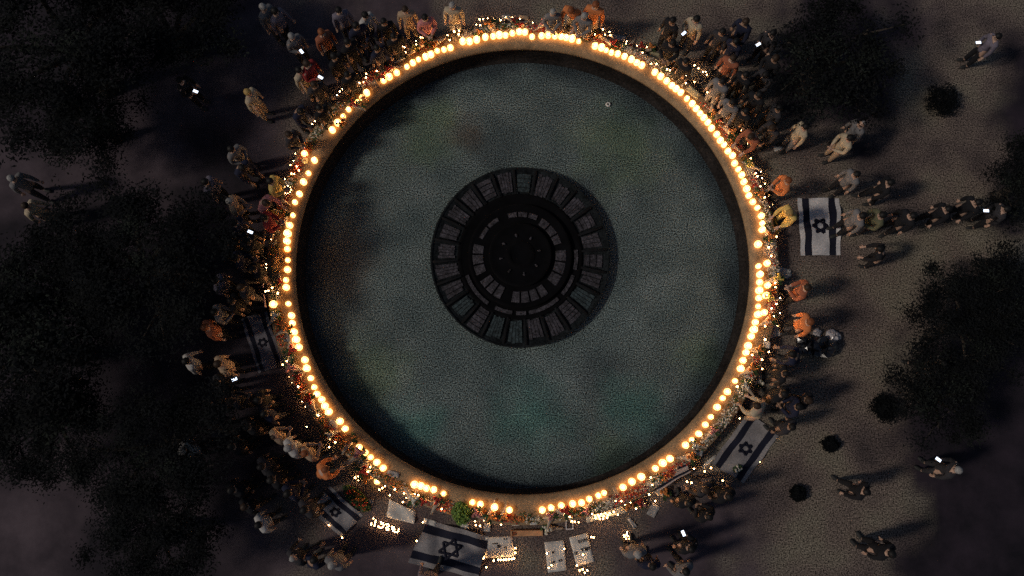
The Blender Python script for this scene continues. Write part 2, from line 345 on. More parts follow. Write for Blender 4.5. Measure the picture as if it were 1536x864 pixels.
cand = empty('memorial_candle')
q = MB(); q.lathe([(0.0, 0.0), (.068, 0), (.078, .012), (.083, .10), (.080, .107), (.077, .098), (.075, .090)], 20); q.build('cup', cup_m, cand)
q = MB(); q.lathe([(.075, .090), (.068, .095), (.05, .091), (0, .089)], 20); q.build('wax', wax_hot, cand)
flame_mb(.055, .013, .096).build('flame', flame_m, cand)
q = MB(); q.tube([(0, 0, .086), (.003, 0, .103)], .003, 5); q.build('wick', dark, cand)
CANDLES = [(675.4, 70.5), (665.7, 73.2), (655.6, 74.5), (646.2, 80.9), (638.1, 84.6), (627.4, 87.9), (619.0, 93.3), (609.9, 98.7), (594.8, 107.8), (583.4, 114.1), (574.7, 119.2), (549.9, 138.6), (543.5, 146.7), (535.4, 153.4), (522.3, 163.1), (513.9, 173.2), (506.2, 183.3), (498.2, 194.4), (693.9, 61.5), (704.3, 61.5), (714.9, 58.7), (727.9, 55.1), (739.7, 53.2), (749.0, 51.8), (758.3, 51.8), (768.5, 48.4), (778.9, 46.5), (787.5, 47.2), (798.1, 53.7), (812.6, 52.4), (822.5, 52.1), (832.6, 52.7), (841.9, 53.7), (849.4, 55.5), (858.0, 57.4), (868.4, 60.4), (892.6, 68.1), (902.3, 70.8), (909.7, 73.9), (917.4, 77.9), (926.8, 79.9), (936.9, 83.9), (947.3, 88.3), (955.4, 92.6), (963.1, 96.7), (982.6, 107.4), (991.3, 113.8), (1000.3, 120.5), (1008.1, 127.2), (1014.4, 132.3), (1021.5, 138.0), (1030.9, 147.0), (1038.6, 154.7), (1044.7, 162.1), (1050.7, 168.8), (1056.1, 175.6), (1062.1, 182.9), (1067.8, 191.3), (1075.9, 200.4), (1080.9, 209.8), (1086.6, 216.5), (1092.4, 225.9), (1099.3, 232.5), (1102.8, 244.0), (1108.0, 253.3), (1113.2, 262.0), (1116.3, 272.1), (1120.8, 282.5), (1124.0, 292.6), (1130.2, 301.9), (1136.8, 311.0), (1142.7, 323.1), (1144.1, 334.2), (1143.8, 344.0), (1137.8, 365.8), (1138.2, 398.8), (1140.3, 411.3), (1140.3, 422.8), (1139.2, 435.3), (1138.9, 446.7), (1151.4, 394.3), (1152.1, 427.6), (1149.3, 442.9), (1138.4, 459.0), (1137.0, 471.3), (1133.5, 483.1), (1130.9, 494.2), (1127.2, 504.4), (1122.6, 518.3), (1119.4, 528.5), (1115.2, 540.3), (1111.3, 552.8), (1103.4, 571.3), (1091.8, 587.3), (1084.6, 597.2), (1147.2, 468.3), (1076.0, 610.7), (1066.8, 625.4), (1058.6, 637.0), (1048.5, 650.7), (1038.7, 660.2), (1028.9, 667.8), (1005.2, 688.1), (994.2, 694.5), (983.4, 702.8), (961.9, 715.2), (948.1, 722.5), (934.8, 731.1), (906.4, 739.7), (897.7, 743.3), (884.1, 748.8), (872.5, 754.2), (859.1, 755.8), (842.2, 758.8), (826.6, 761.7), (813.4, 765.1), (708.7, 753.6), (720.4, 756.6), (741.9, 760.7), (764.3, 765.1), (538.3, 671.1), (547.5, 678.9), (555.6, 686.0), (565.0, 693.5), (574.4, 702.2), (561.0, 724.2), (621.4, 726.8), (631.1, 728.9), (639.3, 732.5), (650.4, 734.6), (665.1, 740.7), (456.9, 539.7), (459.9, 552.2), (465.8, 567.2), (470.9, 580.7), (475.0, 591.2), (482.1, 599.3), (487.2, 608.7), (492.8, 617.6), (509.6, 631.9), (517.5, 643.1), (430.6, 404.0), (428.1, 419.4), (429.0, 430.6), (431.9, 455.2), (409.6, 456.2), (436.7, 473.1), (438.1, 484.4), (440.8, 497.7), (444.2, 509.0), (447.7, 520.6), (456.3, 229.7), (471.2, 239.8), (461.9, 258.9), (454.9, 272.4), (448.7, 290.5), (441.7, 302.6), (438.3, 322.1), (434.1, 337.4), (431.3, 349.9), (430.3, 361.3), (430.3, 372.8), (431.0, 389.8)]
OUTER = {(1151.4, 394.3), (1152.1, 427.6), (1149.3, 442.9), (1147.2, 468.3), (409.6, 456.2), (456.3, 229.7), (561.0, 724.2), (1137.8, 365.8)}
first = True
for i, (px, py) in enumerate(CANDLES):
    o = cand if first else copy_tree(cand); first = False
    p = P(px, py, RIM_Z+.1); o.location = (p.x, p.y, RIM_Z); o.rotation_euler = (0, 0, rng.uniform(0, 6.28)); s = rng.choice((.82, .95, 1, 1, 1.05, 1.12))*rng.uniform(.96, 1.04); o.scale = (s, s, s*rng.uniform(.75, 1.35))
    dr = math.hypot(p.x-CX, p.y-CY)
    t = clock(p.x, p.y)
    if dr > RIM_OUT-.1: o.location.z = 0
    if (px, py) in OUTER: tag(o, 'memorial candle standing out of line with the ring at %s on its clock face' % t, 'candle', 'memorial candles out of line')
    else: tag(o, 'one of the big round glowing candles lined up along the pool rim', 'candle', 'memorial candles in the ring')

def tl_mesh():
    q = MB(); q.lathe([(0, 0), (.024, 0), (.027, .03), (.025, .03), (.024, .024)], 10, m=0)
    q.lathe([(.024, .024), (.012, .026), (0, .025)], 10, m=1)
    f = flame_mb(.03, .0085, .028); q.add(f.v, f.f, 2, True)
    return q
tl = tl_mesh().build('tea_light', [tin_m, wax_t, flame_t]); TL_FIRST = [True]
def tea(p, label, group, s=1.0, z=None):
    o = tl if TL_FIRST[0] else tl.copy()
    if not TL_FIRST[0]: COL.objects.link(o)
    TL_FIRST[0] = False
    o.location = p; o.scale = (s, s, s*rng.uniform(.9, 1.6)); o.rotation_euler = (0, 0, rng.uniform(0, 6)); tag(o, label, 'tea light', group)
def place(px, py):
    p = P(px, py, RIM_Z)
    if RIM_IN+.05 < math.hypot(p.x-CX, p.y-CY) < RIM_OUT-.04: return p
    p = P(px, py, 0)
    d = math.hypot(p.x-CX, p.y-CY)
    if d < RIM_OUT+.04:
        k = (RIM_OUT+.06)/d; p.x = CX+(p.x-CX)*k; p.y = CY+(p.y-CY)*k
    p.z = 0.0; return p
TEA = [
 (470, 50, 5.4, [(700,120),(725,115),(742,118),(728,138),(748,160),(835,70),(835,95),(870,40),(887,38),(555,235),(432,335),(388,348),(355,360),(332,410),(312,405),(430,365),(410,402),(375,405),(278,437),(240,457),(217,478),(195,505),(43,683),(70,697),(15,717),(47,735),(-5,742),(515,310)]),
 (640, 20, 6.982, [(262,150),(287,148),(335,158),(340,190),(290,203),(337,232),(220,235),(243,287),(520,122),(562,132),(555,73),(592,68),(640,62),(828,52),(897,52),(975,65),(775,82),(1110,105),(1360,77),(1395,100),(1372,133),(1394,146),(1483,125),(710,65)]),
 (850, 30, 6.173, [(145,60),(140,97),(165,55),(235,112),(257,106),(262,145),(300,125),(333,95),(355,140),(395,115),(402,148),(553,205),(522,237),(547,225),(650,243),(703,280),(727,292),(738,262),(700,310),(780,410),(828,415),(928,463),(952,472),(993,443),(1050,460),(1048,490),(1012,490),(1103,523),(1122,540),(1105,545),(1100,590),(1180,580),(1298,677),(908,340),(930,352),(955,368),(1180,427),(1217,455),(1257,487),(1283,485),(1293,512)]),
 (1020, 120, 6.17, [(298,315),(488,400),(512,428),(525,457),(555,435),(568,470),(627,590),(650,730),(645,780),(665,820)]),
 (1080, 250, 5.76, [(275,15),(303,60),(349,47),(318,90),(360,103),(384,150),(345,175),(383,268),(420,262),(411,320),(428,347),(447,330),(472,543),(493,562),(485,607),(415,700),(437,775)]),
 (1000, 220, 2.88, [(465,590),(467,608),(487,655),(460,735),(488,720),(475,680),(450,700)]),
 (1080, 440, 4.318, [(385,32),(360,70),(305,160),(355,162),(290,213),(365,215),(288,300),(313,380),(268,430),(228,492),(270,490),(215,573),(183,578),(205,400),(108,605),(124,810),(178,765)]),
 (900, 600, 3.273, [(683,90),(870,175),(783,303),(600,395),(525,420),(512,350),(543,333),(460,300),(460,337),(425,400),(447,405),(248,380),(255,415),(240,463),(287,463),(270,495),(576,35)]),
 (820, 680, 6.4, [(160,585),(220,607),(268,655),(305,660),(240,650),(660,455),(715,458),(750,490),(765,512),(800,470),(835,455),(855,530),(885,510),(910,500),(932,485),(1415,70)]),
 (660, 690, 4.967, [(12,363),(262,455),(268,483),(300,490),(328,447),(365,462),(457,468),(345,798)]),
 (430, 660, 4.237, [(437,238),(457,230),(475,240),(460,255),(590,315),(610,305),(628,293),(520,200),(533,172),(272,45),(312,15),(657,350),(690,312),(748,338),(765,360),(740,393),(806,412),(815,343),(838,350),(987,437),(867,522),(828,640),(178,450),(270,540),(355,620),(490,205)]),
 (340, 500, 3.927, [(360,167),(392,155),(372,255),(390,290),(425,315),(417,362),(443,362),(450,402),(468,432),(543,483),(473,550),(612,622),(640,640),(607,670),(740,755),(332,185)]),
 (370, 380, 4.8, [(150,33),(143,80),(145,105),(145,128),(160,270),(187,250),(140,275),(195,437),(200,467),(228,290)]),
 (380, 200, 4.317, [(275,133),(305,103),(330,100),(262,180),(243,208),(285,218),(298,243),(250,265),(267,265),(208,300),(193,328),(145,527),(135,539),(115,592),(165,595),(120,690),(92,808),(165,388)]),
]
for ox, oy, s, pts in TEA:
    for x, y in pts:
        p = place(ox+x/s, oy+y/s)
        if p.z > .1: tea(p, 'small tea light among the flowers and papers on the outer half of the pool rim', 'tea lights on the rim', rng.uniform(.95, 1.35))
        else: tea(p, 'small tea light on the paving just outside the candle ring', 'tea lights on the paving', rng.uniform(.8, 1.15))
# special arrangements
for x, y in [(258,545),(250,575),(243,605),(238,632),(222,512),(188,590),(185,615), (345,570),(352,595),(380,590),(388,620),(372,648),(345,665),(315,655),(300,640), (428,610),(455,603),(472,630),(450,655),(430,665),(438,695),(465,690), (522,645),(528,680),(540,715),(552,655),(560,690),(572,730),(600,738),(625,715),(628,685)]:
    p = P(540+x/10.8, 730+y/10.8, 0); tea(p, 'tea light forming part of a Hebrew word on the paving below the crumpled white poster', 'tea lights forming the word', .85)
for i in range(9):
    a = i*2*math.pi/9; p = P(431.3+5.8*math.cos(a), 285+5.8*math.sin(a), RIM_Z); q_ = place(p.x, p.y) if False else p
    if math.hypot(p.x-CX, p.y-CY) > RIM_OUT-.04: p = P(431.3+5.8*math.cos(a), 285+5.8*math.sin(a), 0)
    tea(p, 'tea light in the small round ring of lights beside the fountain', 'tea lights in a small ring', .75)
for x, y in [(420,403),(385,435),(405,441),(432,445),(457,430),(410,472),(441,470),(420,425),(394,452)]:
    tea(P(880+x/6.97, 740+y/6.97, 0), 'tea light in the star-shaped cluster alone on the dark paving', 'tea lights in a star', .85)
for x, y in [(435,580),(460,592),(487,573),(500,602),(522,580),(545,602),(562,573),(585,592),(603,573),(470,622),(540,625),(508,627),(640,560),(578,617),(680,585)]:
    tea(place(820+x/6.4, 680+y/6.4), 'tea light in the dense bank of lights on a pale cloth', 'tea lights on the pale cloth', 1.1)
for x, y in [(435,741),(455,740),(475,741),(494,739),(515,737),(535,735),(551,731),(561,655),(561,690),(325,717),(325,730),(400,747)]:
    tea(P(660+x/4.967, 690+y/4.967, 0), 'tea light along the edge of the wide poster', 'tea lights around the wide poster', 1.15)
for x, y in [(797,695),(925,660),(830,782),(808,800)]:
    tea(P(660+x/4.967, 690+y/4.967, 0.01), 'tea light standing on the narrow upright poster', 'tea lights on the narrow poster', 1.0)
for x, y in [(1063,703),(1020,783),(1127,572),(1145,575),(1040,820),(1063,812),(1078,838),(1097,820)]:
    tea(P(660+x/4.967, 690+y/4.967, 0.01), 'tea light on or just below the lettered poster', 'tea lights by the lettered poster', 1.1)
q = MB()
for i in range(40):
    a = i*.42; r = .03+.055*i/40; q.v.append((r*math.cos(a), r*math.sin(a), .02)) if False else None
pts = [((.02+.0016*i)*math.cos(i*.42), (.02+.0016*i)*math.sin(i*.42), .03) for i in range(44)]
q.tube(pts, .009, 6); o = q.build('coiled_candle', mat('coil_wax', (.8, .6, .2), .5, .1, 5, emit=(1, .6, .2), strength=.5), loc=place(458.5, 241)); tag(o, 'coiled glowing yellow candle among the tea lights', 'candle')

# ------------------------------------------------------------------ papers, posters, flags
def slab(pix, name, mts, label, cat, z=None, wob=.012, th=.004, group=None, n=8):
    """a sheet lying where its four photo corners fall, gently creased"""
    if z is None:
        c = place(sum(p[0] for p in pix)/4, sum(p[1] for p in pix)/4); z = c.z
    c4 = [P(x, y, z) for x, y in pix]; cen = sum(c4, Vector())/4
    rg = random.Random(int(pix[0][0]*7+pix[0][1])); ph = [rg.uniform(0, 6) for _ in range(4)]
    q = MB(); vs = []
    for top in (1, 0):
        for j in range(n+1):
            for i in range(n+1):
                u, v = i/n, j/n; p = (c4[0]*(1-u)+c4[1]*u)*(1-v)+(c4[3]*(1-u)+c4[2]*u)*v-cen
                h = wob*(1+math.sin(u*7+ph[0])*math.sin(v*5+ph[1])+.5*math.sin(u*13+v*9+ph[2])+rg.uniform(-.25, .25))
                vs.append((p.x, p.y, .003+max(0, h)+(th if top else 0)))
    m = (n+1)**2; fs = []
    for j in range(n):
        for i in range(n):
            a = j*(n+1)+i; fs += [(a, a+n+1, a+n+2, a+1), (m+a, m+a+1, m+a+n+2, m+a+n+1)]
    for i in range(n):
        for a, b in ((i, i+1), (n*(n+1)+i+1, n*(n+1)+i), ((i+1)*(n+1), i*(n+1)), (i*(n+1)+n, (i+1)*(n+1)+n)): fs.append((a, b, m+b, m+a))
    q.add(vs, fs, 0, True); o = q.build(name, mts, loc=cen); tag(o, label, cat, group)
    c = [p-cen for p in c4]
    return o, (lambda u, v, h=.0: (c[0]*(1-u)+c[1]*u)*(1-v)+(c[3]*(1-u)+c[2]*u)*v+Vector((0, 0, h)))
paper_w = mat('paper_white', (.62, .59, .54), .85, .1, 7, grain=.12)
paper_y = mat('paper_yellow', (.55, .47, .28), .85, .12, 7)
paper_o = mat('paper_tan', (.50, .33, .20), .85, .15, 7)
paper_g = mat('paper_grey', (.36, .34, .33), .85, .2, 7)
ink = mat('ink', (.015, .014, .016), .8, .2, 9)
def rect(cx, cy, w, h, deg):
    c, s = math.cos(R(deg)), math.sin(R(deg))
    return [(cx+a*w/2*c-b*h/2*s, cy+a*w/2*s+b*h/2*c) for a, b in ((-1, -1), (1, -1), (1, 1), (-1, 1))]
def marks(o, f, rows, h=.04):
    """lettering on a poster: rows of hand-brushed strokes, too blurred in the photo to read"""
    rg = random.Random(5); q = MB()
    for u0, u1, v, size in rows:
        nn = max(2, int((u1-u0)/(size*1.0)))
        for i in range(nn):
            u = u0+(u1-u0)*(i+.5)/nn; k = rg.random(); dx, dy = size*.32, size*.5
            segs = [((-dx, -dy), (dx, -dy)), ((dx, -dy), (dx, dy))] if k < .4 else [((-dx, -dy), (-dx, dy)), ((dx, -dy), (dx, dy)), ((-dx, dy), (dx, dy))] if k < .6 else [((dx*.2, -dy), (dx*.2, dy))] if k < .8 else [((-dx, -dy), (dx, dy)), ((dx, -dy), (0, 0))]
            for (a, b), (c, d) in segs: q.tube([f(u+a, v+b, h), f(u+c, v+d, h)], .011, 4)
    q.build('lettering', ink, o)
o, f = slab([(584.4, 748.5), (625, 767), (621.5, 785.5), (580, 775.4)], 'poster', paper_w, 'crumpled white poster lying beside the candle-lit Hebrew word', 'poster', z=0, wob=.03)
o, f = slab([(726.5, 806), (769, 804), (772, 835), (728, 837)], 'poster', paper_w, 'wide white poster with a row of tea lights along its lower edge', 'poster', z=0, wob=.012)
marks(o, f, [(.65, .8, .12, .07), (.25, .45, .32, .05), (.44, .5, .46, .11), (.68, .74, .55, .08)])
o, f = slab([(816.5, 813), (846, 810), (850, 855), (822, 859)], 'poster', paper_w, 'narrow upright white poster with only a few marks, left of the lettered one', 'poster', z=0)
marks(o, f, [(.3, .42, .36, .07), (.22, .42, .68, .06), (.6, .8, .66, .07)])
o, f = slab([(853.5, 806), (881, 799), (892, 842), (865, 849)], 'poster', paper_w, 'white poster with two bold lines of black lettering', 'poster', z=0)
marks(o, f, [(.36, .98, .22, .115), (.42, .95, .52, .11), (.02, .2, .58, .11)])
white_f = mat('flag_white', (.62, .6, .6), .9, .15, 3, grain=.25)
blue_f = mat('flag_blue', (.010, .011, .024), .9, .2, 3)
def flag(pix, label, z=None, star=.18, su=.5, clip=0, wob=.055, white=None):
    """flag corners: edge along the first stripe first; stripes run along u"""
    nu, nv = 22, 24
    if z is None: z = place(sum(p[0] for p in pix)/4, sum(p[1] for p in pix)/4).z
    c4 = [P(x, y, z) for x, y in pix]; cen = sum(c4, Vector())/4; c4 = [p-cen for p in c4]
    rg = random.Random(int(pix[0][0])); ph = [rg.uniform(0, 6) for _ in range(5)]
    def hh(u, v): return .006+wob*max(0, .7+math.sin(u*6+v*2+ph[0])*math.sin(v*5+ph[1])+.5*math.sin(u*15-v*7+ph[2]))
    def f(u, v, h=0.0):
        j = .012*math.sin(v*9+ph[3]), .012*math.sin(u*8+ph[4])
        p = (c4[0]*(1-u)+c4[1]*u)*(1-v)+(c4[3]*(1-u)+c4[2]*u)*v; return p+Vector((j[0], j[1], hh(u, v)+h))
    q = MB(); vs = []; vb = [0, .11, .14, .26, .29]+[.29+.42*k/12 for k in range(1, 12)]+[.71, .74, .86, .89, 1]; nv = len(vb)-1
    for off in (.003, 0):
        for v in vb:
            for i in range(nu+1): vs.append(f(i/nu, v, off))
    m = (nu+1)*(nv+1)
    for j in range(nv):
        mid = (vb[j]+vb[j+1])/2; mi = 1 if .12 < mid < .28 or .72 < mid < .88 else 0
        fs = []
        for i in range(nu):
            a = j*(nu+1)+i; fs += [(a, a+nu+1, a+nu+2, a+1), (m+a, m+a+1, m+a+nu+2, m+a+nu+1)]
        q.add([], [], 0); q.f += fs; q.m += [mi]*len(fs); q.sm += [True]*len(fs)
    q.v = [tuple(v) for v in vs]
    # hexagram of two outlined triangles lying on the cloth
    lu = (c4[1]-c4[0]).length; lv = (c4[3]-c4[0]).length; rr = star*lv
    for k in range(2):
        tri = [(su+rr*math.cos(R(90+180*k+120*i))/lu, .5-rr*math.sin(R(90+180*k+120*i))/lv) for i in range(4)]
        for i in range(3):
            a, b = tri[i], tri[i+1]; q.tube([f(a[0]+(b[0]-a[0])*t/6, a[1]+(b[1]-a[1])*t/6, .012+.003*k) for t in range(7)], lv*.028, 4, m=1, flat=.35)
    o = q.build('flag', [white or white_f, blue_f], loc=cen); tag(o, label, 'flag', 'white flags with two dark stripes and a star')
flag([(1259, 297), (1261, 383), (1200, 384), (1195, 297)], 'white flag with dark stripes and star spread beside the person in yellow', z=0)
flag([(1169, 652), (1115, 725), (1066, 695), (1120, 618)], 'large tilted flag with a dark star beside a long pale ribbon', z=0, white=mat('flag_mid', (.27, .25, .25), .9, .2, 3, grain=.25))
flag([(495, 729), (545, 773), (512, 806), (463, 762)], 'flag with three tea lights along its lower edge, beside the red flower bed', z=0, white=mat('flag_dull', (.27, .26, .27), .9, .15, 3, grain=.14))
flag([(642, 779), (734, 804), (716, 868), (612, 843)], 'widest flag with a big dark star, just left of the wide poster', z=0, star=.24, wob=.08, white=mat('flag_mid', (.27, .25, .25), .9, .15, 3, grain=.14))
flag([(362, 480), (388, 560), (427, 548), (402, 468)], 'dim grey flag lying on the dark ground near the small pair of white lights', z=0, white=mat('flag_dim', (.17, .16, .185), .9, .15, 3, grain=.14))
flag([(978, 717), (1028, 694), (1036, 707), (985, 737)], 'small flag draped over the pool rim by the end of the candle row', z=RIM_Z, wob=.012, star=.2, white=mat('flag_warm', (.5, .4, .36), .9, .15, 3))
PAPERS = [ # cx, cy, w, h, deg, material, label
 (560.7, 127, 15, 14, -35, 'o', 'square tan card between two runs of candles'), (597, 86, 17, 15, -25, 'g', 'square pale grey card with printed side up beside five tea lights'),
 (927, 57.5, 22, 8, 8, 'g', 'long silver-grey strip of foil on the outer edge of the rim'), (981.6, 86, 17, 17, 20, 'y', 'square pale yellow paper touching the row of tiny lights'),
 (1040, 139, 22, 11, 40, 'y', 'long yellow board leaning along the rim behind close-set candles'), (1060, 146, 9, 9, 15, 'g', 'small grey card at the end of the long yellow board'),
 (1167, 222, 13, 8, -15, 'w', 'small white sheet lying alone on the open paving'), (1163, 296, 9, 10, 40, 'w', 'little white sheet on the paving above the person in yellow'),
 (1149, 377, 9, 12, 5, 'o', 'tan card beside the candle that sits nearest the pool'), (1172, 408, 17, 13, 20, 'w', 'pale bundle of paper just outside the rim below the star flag'),
 (1150, 517, 11, 10, 10, 'w', 'pale folded card below the crinkled cellophane'), (1160, 544, 9, 9, -10, 'o', 'small peach card above a narrow grey strip'),
 (1163, 563, 5, 20, -32, 'g', 'narrow grey strip of card lying on the paving'), (905, 750, 22, 10, -8, 'o', 'tan board under the pair of touching candles'),
 (924, 737, 7, 15, -20, 'o', 'narrow orange card next to the tan board'), (941, 744, 20, 6, -15, 'o', 'long orange card beside the narrow one'),
 (980, 765, 13, 20, 30, 'g', 'grey oval-edged sheet on the dark paving near the small draped flag'), (948, 784, 6, 18, -35, 'g', 'thin grey strip on the dark paving above the star of tea lights'),
 (1047, 678, 14, 11, 10, 'w', 'pale crumpled paper between the rim and the tilted flag'), (1064, 692, 28, 5, -40, 'w', 'long pale ribbon along the stripe of the tilted flag'),
 (645, 783, 20, 8, 15, 'w', 'white paper above the stripe of the widest flag'), (675, 797, 14, 10, 10, 'w', 'bright white paper in the middle of the widest flag edge'), (697, 789, 12, 9, 5, 'w', 'small white card below the green bouquet'),
 (700, 800, 30, 8, 14, 'g', 'long pale strip along the upper edge of the widest flag'), (731, 791, 10, 12, 5, 'g', 'small grey upright card above the wide poster'), (590, 711, 18, 9, 15, 'g', 'pale purple-grey paper on the rim in a gap of the candles'),
 (557, 752, 8, 6, -10, 'g', 'small grey scrap near the crumpled poster'), (500, 640, 14, 20, 10, 'g', 'grey sheet on the ground inside the lower tea lights'), (432, 505, 9, 16, 10, 'g', 'grey-green card outside the candles on the left arc'),
 (416, 433, 9, 8, 20, 'o', 'small brown card beside the yellow-tipped candle'), (1032, 162, 7, 6, 30, 'o', 'tiny orange card under the long board'), (860, 43, 12, 7, 10, 'o', 'orange card at the top of the rim'),
 (705, 53, 14, 7, -10, 'o', 'orange card on the rim before the top of the ring'), (760, 26, 14, 6, 0, 'g', 'pale card on the outermost edge at the very top of the ring'), (786, 27, 16, 7, 5, 'o', 'peach card on the outer edge at the top of the ring'),
 (1136, 213, 12, 9, 20, 'y', 'pale card outside the right-hand candles, above the white sheet'), (876, 760, 22, 8, -8, 'o', 'rose-tan paper below the row of lower candles'), (862, 772, 12, 6, -5, 'o', 'little rose card above the white frame'),
 (774, 786, 11, 5, 3, 'w', 'left of two short pale books on the dark gap in the rim'), (800, 785, 10, 4, -2, 'w', 'right of two short pale books on the dark gap in the rim'),
]
PM = dict(w=paper_w, y=paper_y, o=paper_o, g=paper_g)
for cx, cy, w, h, deg, m, lab in PAPERS:
    slab(rect(cx, cy, w, h, deg), 'paper_sheet' if m != 'o' else 'card', PM[m], lab, 'paper', wob=.02 if m == 'g' else .01, n=4)
# bright orange cloth over the rim, left arc; plank at the lower gap; thin rods
slab([(409, 374), (437, 373), (436, 409), (409, 409)], 'cloth', mat('orange_cloth', (.62, .33, .12), .9, .25, 6), 'square orange cloth spread over the rim under the left candles', 'cloth', z=RIM_Z, wob=.025)
slab([(878, 770), (930, 757), (940, 768), (880, 784)], 'cloth', mat('pale_cloth', (.6, .55, .45), .9, .2, 6), 'pale cloth carrying a dense bank of tea lights', 'cloth', wob=.02)
q = MB(); q.box((0, 0, .02), (.84, .16, .04)); q.box((-.40, 0, .10), (.03, .15, .12)); q.box((.40, 0, .10), (.03, .15, .12)); q.box((0, .065, .09), (.78, .02, .1))
pp = place(790, 799); o = q.build('wooden_tray', mat('tray_wood', (.55, .30, .15), .7, .25, 9), loc=pp, rz=R(1)); tag(o, 'long orange wooden tray in front of the dark gap in the rim', 'tray')
def rod(x0, y0, x1, y1, label, m, z=.03):
    a, b = P(x0, y0, z), P(x1, y1, z); c = (a+b)/2; q = MB(); q.tube([a-c, b-c], .022, 8); q.ball(a-c, .03, 8, 5); q.ball(b-c, .03, 8, 5); o = q.build('flag_stick', m, loc=c); tag(o, label, 'stick')
rod(398, 344, 393.5, 383, 'thin bright orange stick along the outer edge of the rim', mat('stick_orange', (.7, .42, .22), .6, .1, 6, ), RIM_Z+.02)
rod(394, 412, 394.5, 430, 'short thin pinkish stick outside the rim, below the orange stick', mat('stick_pink', (.5, .36, .38), .6, .1, 6), RIM_Z+.02)
rod(395.5, 442, 398, 460, 'short thin pale stick outside the rim, lowest of the three', MATS['stick_pink'], RIM_Z+.02)
# white picture frame
p = place(854, 785); fr = empty('picture_frame', p, R(2)); wm = mat('frame_white', (.7, .66, .66), .6, .05, 6)
q = MB(); [q.box(c, d) for c, d in (((0, .14, .02), (.2, .025, .03)), ((0, -.14, .02), (.2, .025, .03)), ((-.0875, 0, .0195), (.025, .255, .03)), ((.0875, 0, .0195), (.025, .255, .03)))]; q.build('frame', wm, fr)
q = MB(); q.box((0, 0, .01), (.15, .255, .012)); q.build('picture', mat('photo_dark', (.06, .05, .05), .4, .5, 9), fr); tag(fr, 'small dark picture in a thin white frame leaning outside the rim', 'picture frame')
# glass jar, life ring-like wreath and the ring floating in the pool
q = MB(); q.lathe([(.10, .02), (.085, .045), (.06, .05), (.05, .03), (.07, .006), (.10, .02)], 18); o = q.build('wreath', mat('wreath_grey', (.4, .38, .36), .7, .3, 9), loc=place(1050, 122)); tag(o, 'small pale round wreath beside the row of tiny lights', 'wreath')
q = MB(); q.lathe([(.075, .02), (.06, .05), (.04, .05), (.03, .02), (.05, .0), (.075, .02)], 16); p = P(912, 157, FLOOR_Z+.05); o = q.build('small_ring', mat('ring_white', (.75, .75, .72), .5, .05, 5), loc=p); tag(o, 'tiny white ring lying alone on the pool floor', 'ring')
# crinkled cellophane bundle
def crumple(px, py, r, m, label, name, cat, squash=.5, seed=1, rough=.3, z=None):
    global rng
    p = place(px, py); q = MB(); q.ball((0, 0, r*squash*.8), r, 14, 9, sc=(1, .85, squash), rough=rough); q.sm = [False]*len(q.f)
    q.v = [(a, b, max(0.0, c)) for a, b, c in q.v]
    o = q.build(name, m, loc=p, rz=rng.uniform(0, 6)); tag(o, label, cat); return o
cell = mat('cellophane', (.62, .57, .5), .22, .2, 9, spec=.7)
crumple(1157.6, 496.7, .21, cell, 'crinkled clear cellophane bundle outside the right-hand candles', 'cellophane_bundle', 'wrapping')
crumple(1180, 411, .13, cell, 'small shiny cellophane ball beside the pale bundle of paper', 'cellophane_bundle', 'wrapping')
bagm = mat('glossy_black_bag', (.02, .02, .024), .18, .3, 5, spec=.8)
bagw = mat('glossy_white_bag', (.5, .48, .5), .25, .3, 5, spec=.7)
crumple(1232, 522, .33, bagm, 'glossy black plastic bag, largest in the pile below the person in orange', 'plastic_bag', 'bag', .7)
crumple(1203, 517, .28, bagm, 'dull black plastic bag on the pool side of the pile', 'plastic_bag', 'bag', .7)
crumple(1246, 505, .19, bagw, 'pale plastic bag at the outer end of the black bag pile', 'plastic_bag', 'bag', .7)
crumple(1224, 500, .12, bagw, 'small white plastic bag at the top of the black bag pile', 'plastic_bag', 'bag', .8)

# ------------------------------------------------------------------ bouquets
FL = dict(red=(.42, .045, .03), orange=(.6, .22, .06), yellow=(.65, .48, .12), white=(.66, .62, .52), pink=(.55, .22, .2), green=(.16, .26, .05))
FM = {k: mat('petals_'+k, c, .8, .3, 20) for k, c in FL.items()}
wrap_m = mat('bouquet_wrap', (.42, .34, .26), .6, .3, 9); leaf_b = mat('bouquet_leaf', (.05, .09, .03), .8, .4, 12)
def bouquet_proto(color, seed):
    rg = random.Random(seed); root = empty('bouquet')
    q = MB(); q.tube([(0, -.20, .03), (0, -.08, .045), (0, .05, .075)], [.02, .04, .085], 10, cap=False, flat=.7); q.tube([(0, -.24, .025), (0, -.2, .03)], [.014, .018], 6); q.build('wrapping', wrap_m, root)
    q = MB()
    for i in range(26):
        a = rg.uniform(-1.5, 1.5); d = Vector((math.sin(a)*rg.uniform(.05, .14), .06+math.cos(a)*rg.uniform(.02, .13), rg.uniform(.05, .13))); u = Vector((rg.gauss(0, 1), rg.gauss(0, 1), rg.gauss(0, .5))).normalized(); w = u.cross(Vector((.1, .3, 1))).normalized()
        q.add([d-u*.05, d+w*.018, d+u*.05, d-w*.018], [(0, 1, 2, 3)])
    q.build('leaves', leaf_b, root)
    q = MB()
    for i in range(11):
        a = rg.uniform(0, 6.28); r = rg.uniform(0, .105); c = (r*math.cos(a), .08+r*math.sin(a)*.8, .10+rg.uniform(0, .04)); s = rg.uniform(.022, .038)
        q.ball(c, s, 8, 4, rough=.22, sc=(1, 1, .7))
    q.build('blossoms', FM[color], root); return root
